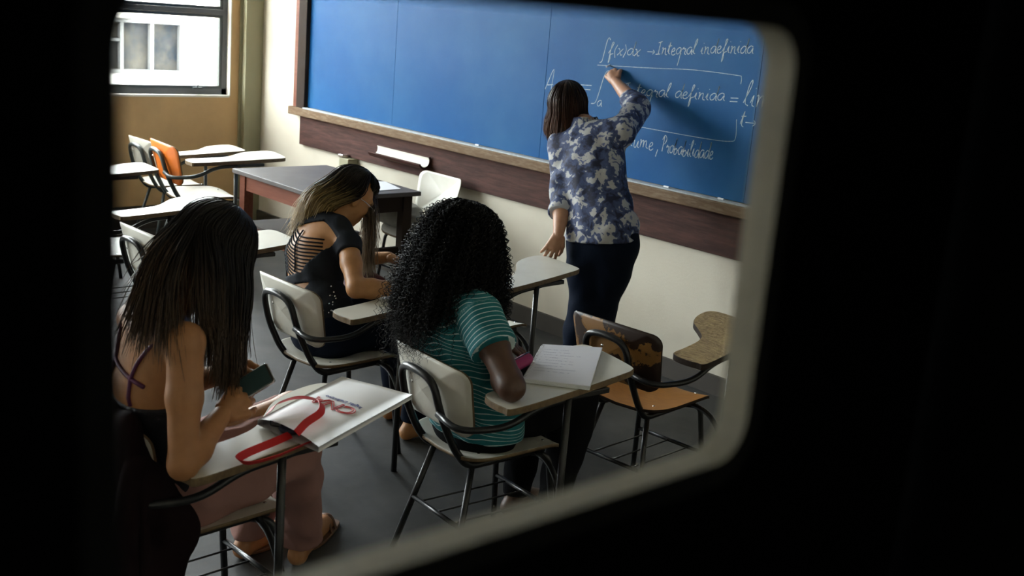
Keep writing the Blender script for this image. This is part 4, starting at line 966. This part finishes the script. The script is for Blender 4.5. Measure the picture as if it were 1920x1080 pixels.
# ================================================================== the teacher writing on the board
def teacher():
    pel, wai, che, shc = A3(-3.86,-.60,.83), A3(-3.945,-.575,1.00), A3(-4.045,-.53,1.16), A3(-4.10,-.50,1.285)
    nk = A3(-4.155,-.50,1.355); hc = PY(1066, 202, -.50); fw, up = A3(-.50,.85,.06), A3(-.10,0,1)
    lat = nrm(A3(.88,.46,.10)); lat0 = nrm(A3(.90,.42,0))
    sR, sL = A3(-3.965,-.435,1.345), A3(-4.245,-.565,1.235)
    eR, wR = PY(1197, 203, -.20), PY(1153, 152, -.095)
    eL, wL = PY(1056, 375, -.67), PY(1047, 440, -.80)
    hR, hL, kR, kL = A3(-3.775,-.565,.80), A3(-3.935,-.635,.80), A3(-3.855,-.57,.44), A3(-3.895,-.64,.44)
    aR, aL = A3(-3.84,-.60,.09), A3(-3.90,-.69,.09)
    T = [(pel-[0,0,.05], lat0, .168, .130), (pel+[0,0,.03], lat0, .170, .132), (wai, lat, .150, .115), (che, lat, .158, .120), (shc, lat, .150, .085)]
    skin = [loft(T), cone(shc-[0,0,.02], nk, .058, .050, .04), cone(nk, hc-[0,0,.06], .050, .050, .02)]+head_prims(hc, fw, up)
    for s, e, w in ((sR, eR, wR), (sL, eL, wL)): skin += [cone(shc, s, .055, .048, .03)]+limb(s, e, w, (.047, .040, .027), .02, .006)
    for h_, k_, a_, t_ in ((hR, kR, aR, (-3.90,-.44,.03)), (hL, kL, aL, (-4.00,-.52,.03))): skin += limb(h_, k_, a_, (.085, .058, .036), .03, .006)+foot(a_, t_)
    tip = PY(1022, 477, -.87)
    hands = [hand(wR, nrm(PY(1138, 126, -.060)-wR), (.30,-.85,.45), 1, (45,55,40), 4, 40, 1.0), hand(wL, nrm(A3(-.03,-.05,-.16)), (.75,-.4,.10), -1, (12,14,8), 9, 5, 1.0)]
    o = finish('person', skin, 'skin_fair', 'standing teacher in a blue and white floral shirt writing on the board', hands)
    garment('dark_trousers', [loft(T[:2], .02)]+limb(hR, kR, aR, (.092, .072, .056), .04, .004)+limb(hL, kL, aL, (.092, .072, .056), .04, .004), 'denim', o, .006,
            [half((0,0,.05), (0,0,-1)), half(wai-[0,0,.04], (0,0,1))], wob=folds(.002))
    cR, cL = eR+(wR-eR)*.30, eL+(wL-eL)*.34
    sh = [loft([(pel-[0,0,.06], lat0, .188, .150)]+T[1:], .02)]+[cone(shc, s, .066, .058, .04) for s in (sR, sL)]+[cone(sR, eR, .062, .054, .03), fcone(eR, cR, .054, .048, .02), cone(sL, eL, .062, .054, .03), fcone(eL, cL, .055, .054, .02)]
    garment('floral_shirt', sh, 'floral', o, .012, [half(pel-[0,0,.015], (.1,.05,-1)),            lambda P: .064-np.linalg.norm((P-nk-[0,0,.01])*[1, 1, .6], axis=-1)], .0075, folds(.0055, 34, 30, 26, 4))
    garment('sleeve_cuff', [cone(cL-nrm(wL-eL)*.018, cL+nrm(wL-eL)*.012, .064, .062, .01)], mat_key('cuff', (0.42, 0.44, 0.48)), o, .004, [half(cL+nrm(wL-eL)*.016, wL-eL), half(cL-nrm(wL-eL)*.03, eL-wL)], .006)
    garment('collar', [cone(nk-[0,0,.03], nk+[-.012,0,.045], .082, .068, .01)], 'floral', o, .0, [lambda P: .058-np.linalg.norm((P-nk)*[1, 1, 0], axis=-1), half(nk+[0,0,.042], (-.2,0,1)), half(nk-[0,0,.04], (0,0,-1))], .006)
    gd = []
    for az in (-190,-160,-130,-100,-70,-40,-15,15,40,70,100,125,150):
        p = scalp(hc, fw, up, az, (88, 60, 32, 4, -18), 1.20); a = math.radians(az); f = nrm(fw); r = np.cross(f, [0, 0, 1.])
        rad = r*math.sin(a)*.105-f*math.cos(a)*.105
        e = hc+rad*(1.04+.16*max(0, math.sin(a+.3)))+[0,0,-.150-.035*math.cos(a-.5)]; p += [hc+rad*1.08+[0,0,-.075], e, e-rad*.22+[0,0,-.015]]
        gd.append(p)
    strands('brown_bob', gd, 'hair_bob', o, n=2600, m=16, r=.0017, spread=.0045, layers=.016, center=hc, seed=31, fray=.006, shell=.96)
    # loafers
    for a_, t_ in ((aR, A3(-3.90,-.44,.03)), (aL, A3(-4.00,-.52,.03))):
        garment('shoe', foot(a_-[0,0,.03], t_), 'black', o, .006, [half((0,0,.075), (0,0,1)), half((0,0,.001), (0,0,-1))], .008)
    c = PY(1139, 124, -.045); k = MB().tube([c+[.004,-.012,-.004], c+[-.006,.022,.006]], .005, 8).build('chalk_stick', 'paper')
    tag(k, 'stick of white chalk held between the fingers of the teacher', 'chalk')
def mat_key(k, col):
    if k not in M: M[k] = mat(k, col, .8)
    return k
teacher()
# ================================================================== things on the desks
def tote():
    r = empty('tote_bag', tuple(PZ(620, 775, .717))); zt = .717
    c = [PZ(u, v, z)-A3(*r.location) for u, v, z in ((483, 788, .735), (598, 833, .745), (773, 741, .735), (641, 707, .735))]       # near-left, near-right, far-right, far-left
    nx, ny = 9, 14; V = []
    for lay in (1, 0):
        for j in range(ny):
            for i in range(nx):
                a, b = i/(nx-1), j/(ny-1); p = (c[0]*(1-a)+c[1]*a)*(1-b)+(c[3]*(1-a)+c[2]*a)*b
                edge = min(a, 1-a)*2; edge2 = 1-b
                th = .004+.030*min(1, edge*1.6)**.7*min(1, edge2*3)**.7*(.85+.15*math.sin(a*5+b*4))
                z = (.018+th*.6+.002*math.sin(a*9)*math.sin(b*6)) if lay else (.0045 if b < .9 else .0055)
                V.append((p[0], p[1], z if lay else max(.004, z)))
    n = nx*ny; F = []
    for lay in (0, 1):
        for j in range(ny-1):
            for i in range(nx-1):
                q = (lay*n+j*nx+i, lay*n+j*nx+i+1, lay*n+(j+1)*nx+i+1, lay*n+(j+1)*nx+i); F.append(q if lay == 0 else q[::-1])
    for i in range(nx-1): F.append(((ny-1)*nx+i+1, (ny-1)*nx+i, n+(ny-1)*nx+i, n+(ny-1)*nx+i+1))
    for j in range(ny-1): F += [(j*nx, n+j*nx, n+(j+1)*nx, (j+1)*nx), (j*nx+nx-1, (j+1)*nx+nx-1, n+(j+1)*nx+nx-1, n+j*nx+nx-1)]
    MB().add(V, F).build('bag_body', 'bag_white', r, True)
    off = A3(*r.location)
    def rb(px, zs, wd):
        p = spline([PZ(u, v, .717+z)-off for (u, v), z in zip(px, zs)], 6); t = np.gradient(p, axis=0); sd = np.cross(t, [0, 0, 1.])
        up = np.array([0, 0, 1.]); sdn = sd/np.linalg.norm(sd, axis=1)[:, None]
        return p, sdn
    p, sd = rb([(503, 775), (520, 757), (560, 745), (598, 752), (602, 772), (575, 792), (556, 812)], [.048, .060, .064, .062, .064, .060, .050], .02); MB().ribbon(p, sd*.75+A3(0,0,.65), .022, .0016).build('handle', 'red', r)
    p, sd = rb([(545, 815), (510, 830), (462, 850), (447, 862), (470, 868), (520, 855), (560, 838), (588, 826)], [.012, .010, .012, .016, .014, .010, .008, .008], .02); MB().ribbon(p, sd*.7+A3(0,0,.7), .022, .0016).build('handle', 'red', r)
    # what shows inside the open end
    MB().sphere(PZ(545, 803, .735)-off, (.035, .035, .013), 6).build('navy_pouch', 'navy', r, True)
    MB().tube(spline([PZ(525, 800, .735)-off, PZ(508, 797, .74)-off, PZ(510, 786, .745)-off, PZ(528, 790, .742)-off], 6), .0022, 6).build('wire_loop', 'black', r, True)
    # printed letters, upside down to the camera
    def letters(txt, size, mt, px, nm, outline=False):
        cu = bpy.data.curves.new(nm, 'FONT'); cu.body = txt; cu.size = size; cu.extrude = .0004; cu.align_x = 'CENTER'; cu.align_y = 'CENTER'
        if outline: cu.fill_mode = 'NONE'; cu.bevel_depth = .0013; cu.extrude = 0
        ob = bpy.data.objects.new('tmp', cu); COL.objects.link(ob); bpy.context.view_layer.update()
        me = bpy.data.meshes.new_from_object(ob.evaluated_get(bpy.context.evaluated_depsgraph_get())); bpy.data.objects.remove(ob)
        me.materials.clear(); me.materials.append(M[mt]); o = link(nm, me, r)
        a = c[0]*.5+c[3]*.5; b = c[1]*.5+c[2]*.5; ex = nrm((a-b)*[1, 1, 0]); ey = np.cross([0, 0, 1.], ex); pos = PZ(*px, .717+.046)-off
        q = np.array([ex, ey, [0, 0, 1]]).T; v = np.array([list(k.co) for k in me.vertices])@q.T+A3(pos[0], pos[1], 0)
        # drape on the bag: highest bag surface under each vertex
        B = np.array(V[:n]); 
        for k in range(len(v)):
            d = (B[:, 0]-v[k, 0])**2+(B[:, 1]-v[k, 1])**2; i4 = np.argsort(d)[:4]; w = 1/(d[i4]+1e-6); v[k, 2] += (B[i4, 2]*w).sum()/w.sum()+.0022
        for k, x in zip(me.vertices, v): k.co = x
        return o
    letters('CNA', .075, 'red', (626, 753), 'printed_logo', True)
    letters('Inglês Definitivo', .0215, 'blue_ink', (644, 746), 'printed_words')
    tag(r, 'white carrier bag with red ribbon handles lying on a chair tablet', 'bag')
tote()
def notebook():
    c = [PZ(u, v, .7165) for u, v in ((1017, 651), (1129, 657), (1106, 731), (979, 716))]; r = empty('notebook', tuple(np.mean(c, 0)))
    off = A3(*r.location); c = [p-off for p in c]
    def sheet(z0, z1, s=1.0, sh=(0, 0)): 
        q = [p*s+A3(sh[0], sh[1], 0) for p in c]; return MB().add([tuple(p[:2])+(z0,) for p in q]+[tuple(p[:2])+(z1,) for p in q], [(0, 1, 2, 3), (7, 6, 5, 4), (0, 4, 5, 1), (1, 5, 6, 2), (2, 6, 7, 3), (3, 7, 4, 0)])
    sheet(.0005, .003, 1.0, (.004, -.006)).build('back_cover', 'paper', r)
    sheet(.0035, .011).build('page_block', 'paper', r)
    sheet(.0115, .0122, .992).build('top_page', mat_named('ruled_page'), r)
    e = MB()
    for t in np.linspace(.04, .96, 26):
        p = c[0]*(1-t)+c[3]*t; i = nrm((c[1]-c[0])); e.tube([p+i*(.004+.007*math.cos(a))+A3(0, 0, .007+.0075*math.sin(a)) for a in np.linspace(-.6, 3.8, 9)], .0009, 5)
    s = e.build('spiral_binding', 'metal', r, True); s['kind'] = 'stuff'
    rg = random.Random(8); w = MB()
    for k in range(9):
        t = .16+.075*k; a = c[0]*(1-t)+c[3]*t; b = c[1]*(1-t)+c[2]*t; l = rg.uniform(.5, .85)
        for j in range(int(l*22)):
            u = .08+.038*j*.98
            if rg.random() < .22: continue
            q = a*(1-u)+b*u; w.ribbon([q+A3(0,0,.0126), q+(b-a)*.026+A3(0,rg.uniform(-.002,.002),.0126)], nrm(c[3]-c[0]), .0017, .0002)
    hw = w.build('handwriting', mat_named('pencil'), r); hw['kind'] = 'stuff'
    tag(r, 'open white spiral notebook with handwriting on a chair tablet', 'notebook')
def mat_named(k):
    if k not in M: M[k] = mat(k, {'ruled_page': (.66, .66, .72), 'pencil': (.20, .22, .36)}[k], .8)
    return M[k]
notebook()
def pencil_case():
    a, b = PZ(958, 690, .740), PZ(994, 670, .740); d = nrm(b-a); r = empty('pencil_case', tuple((a+b)/2*[1, 1, 0]+[0, 0, .716])); off = A3(*r.location)
    n = np.linspace(0, 1, 13); rad = .022*np.sqrt(np.clip(1-(2*n-1)**6, .05, 1)); MB().tube([a+(b-a)*t-off for t in n], rad, 14).build('pouch', 'pink', r, True)
    MB().tube([a+(b-a)*t-off+A3(0, 0, .0225) for t in np.linspace(.06, .94, 9)], .0022, 6).build('zip', 'black', r, True)
    tag(r, 'magenta pencil case beside the spiral notebook', 'pencil case')
pencil_case()
def jacket():
    r = empty('jacket', (-2.80, -3.58, .25)); off = A3(*r.location)
    prs = [loft([(A3(-2.83,-3.605,.785), X_, .245, .055), (A3(-2.83,-3.595,.70), X_, .255, .075), (A3(-2.81,-3.60,.50), X_, .240, .070), (A3(-2.79,-3.60,.26), X_, .215, .060)], .02),
           cone(A3(-2.60,-3.545,.66), A3(-2.605,-3.49,.50), .035, .050, .05), cone(A3(-2.605,-3.49,.52), A3(-2.62,-3.54,.27), .045, .060, .05)]
    V, Q = sdf_mesh(prs, .009, 0, [half((0,0,.25), (0,0,-1))], folds(.008, 46, 50, 6, 2)); link('jacket_body', np_mesh('jacket_body', V-off, Q, 'maroon'), r)
    for x in (-3.06, -2.60): MB().tube(spline([A3(x,-3.60,.74), A3(x+.01,-3.63,.60), A3(x+.02,-3.64,.42), A3(x+.015,-3.63,.30)], 5)-off, [.030]*6+[.036]*6+[.034]*4, 12).build('sleeve', 'maroon', r, True)
    tag(r, 'dark maroon jacket hung over the backrest behind the student with the phone', 'jacket')
jacket()
def shoulder_bag():
    r = empty('shoulder_bag', (-5.89, -.34, .455)); b = MB()
    prs = [ell(A3(-5.93,-.335,.545), (.215,.125,.090), k=.03), cone(A3(-6.05,-.36,.52), A3(-5.78,-.36,.53), .075, .075, .03)]
    V, Q = sdf_mesh(prs, .009, 0, [half((0,0,.475), (0,0,-1))], folds(.007, 50, 50, 30)); link('bag_body', np_mesh('bag_body', V-A3(*r.location), Q, 'canvas'), r)
    for dx in (-.03, .03): MB().ribbon(spline([A3(-6.00+dx,-.42,.57), A3(-5.96+dx,-.44,.64), A3(-5.86+dx,-.42,.66), A3(-5.80+dx,-.44,.56)], 6)-A3(*r.location), (0, 1, .2), .018, .003).build('strap', 'canvas', r)
    tag(r, 'slouchy grey canvas bag with straps on the plain chair behind the table', 'bag')
shoulder_bag()
def dark_bag():
    r = empty('cloth_bag', (-4.06, -1.90, .625)); prs = [ell(A3(-4.06,-1.90,.665), (.095,.10,.055), k=.03), cone(A3(-4.10,-1.90,.66), A3(-4.02,-1.86,.665), .045, .045, .03)]
    V, Q = sdf_mesh(prs, .009, 0, [half((0,0,.622), (0,0,-1))], folds(.006, 50, 50, 30)); mat_key('wine', (.07, .010, .014)); link('bag_body', np_mesh('bag_body', V-A3(*r.location), Q, 'wine'), r)
    MB().tube(spline([A3(-.07,-.02,.06), A3(-.01,-.03,.105), A3(.06,0,.06)], 6), .006, 6).build('strap', 'black', r, True)
    tag(r, 'dark wine-red bag on the lap of the student with the slashed top', 'bag')
dark_bag()
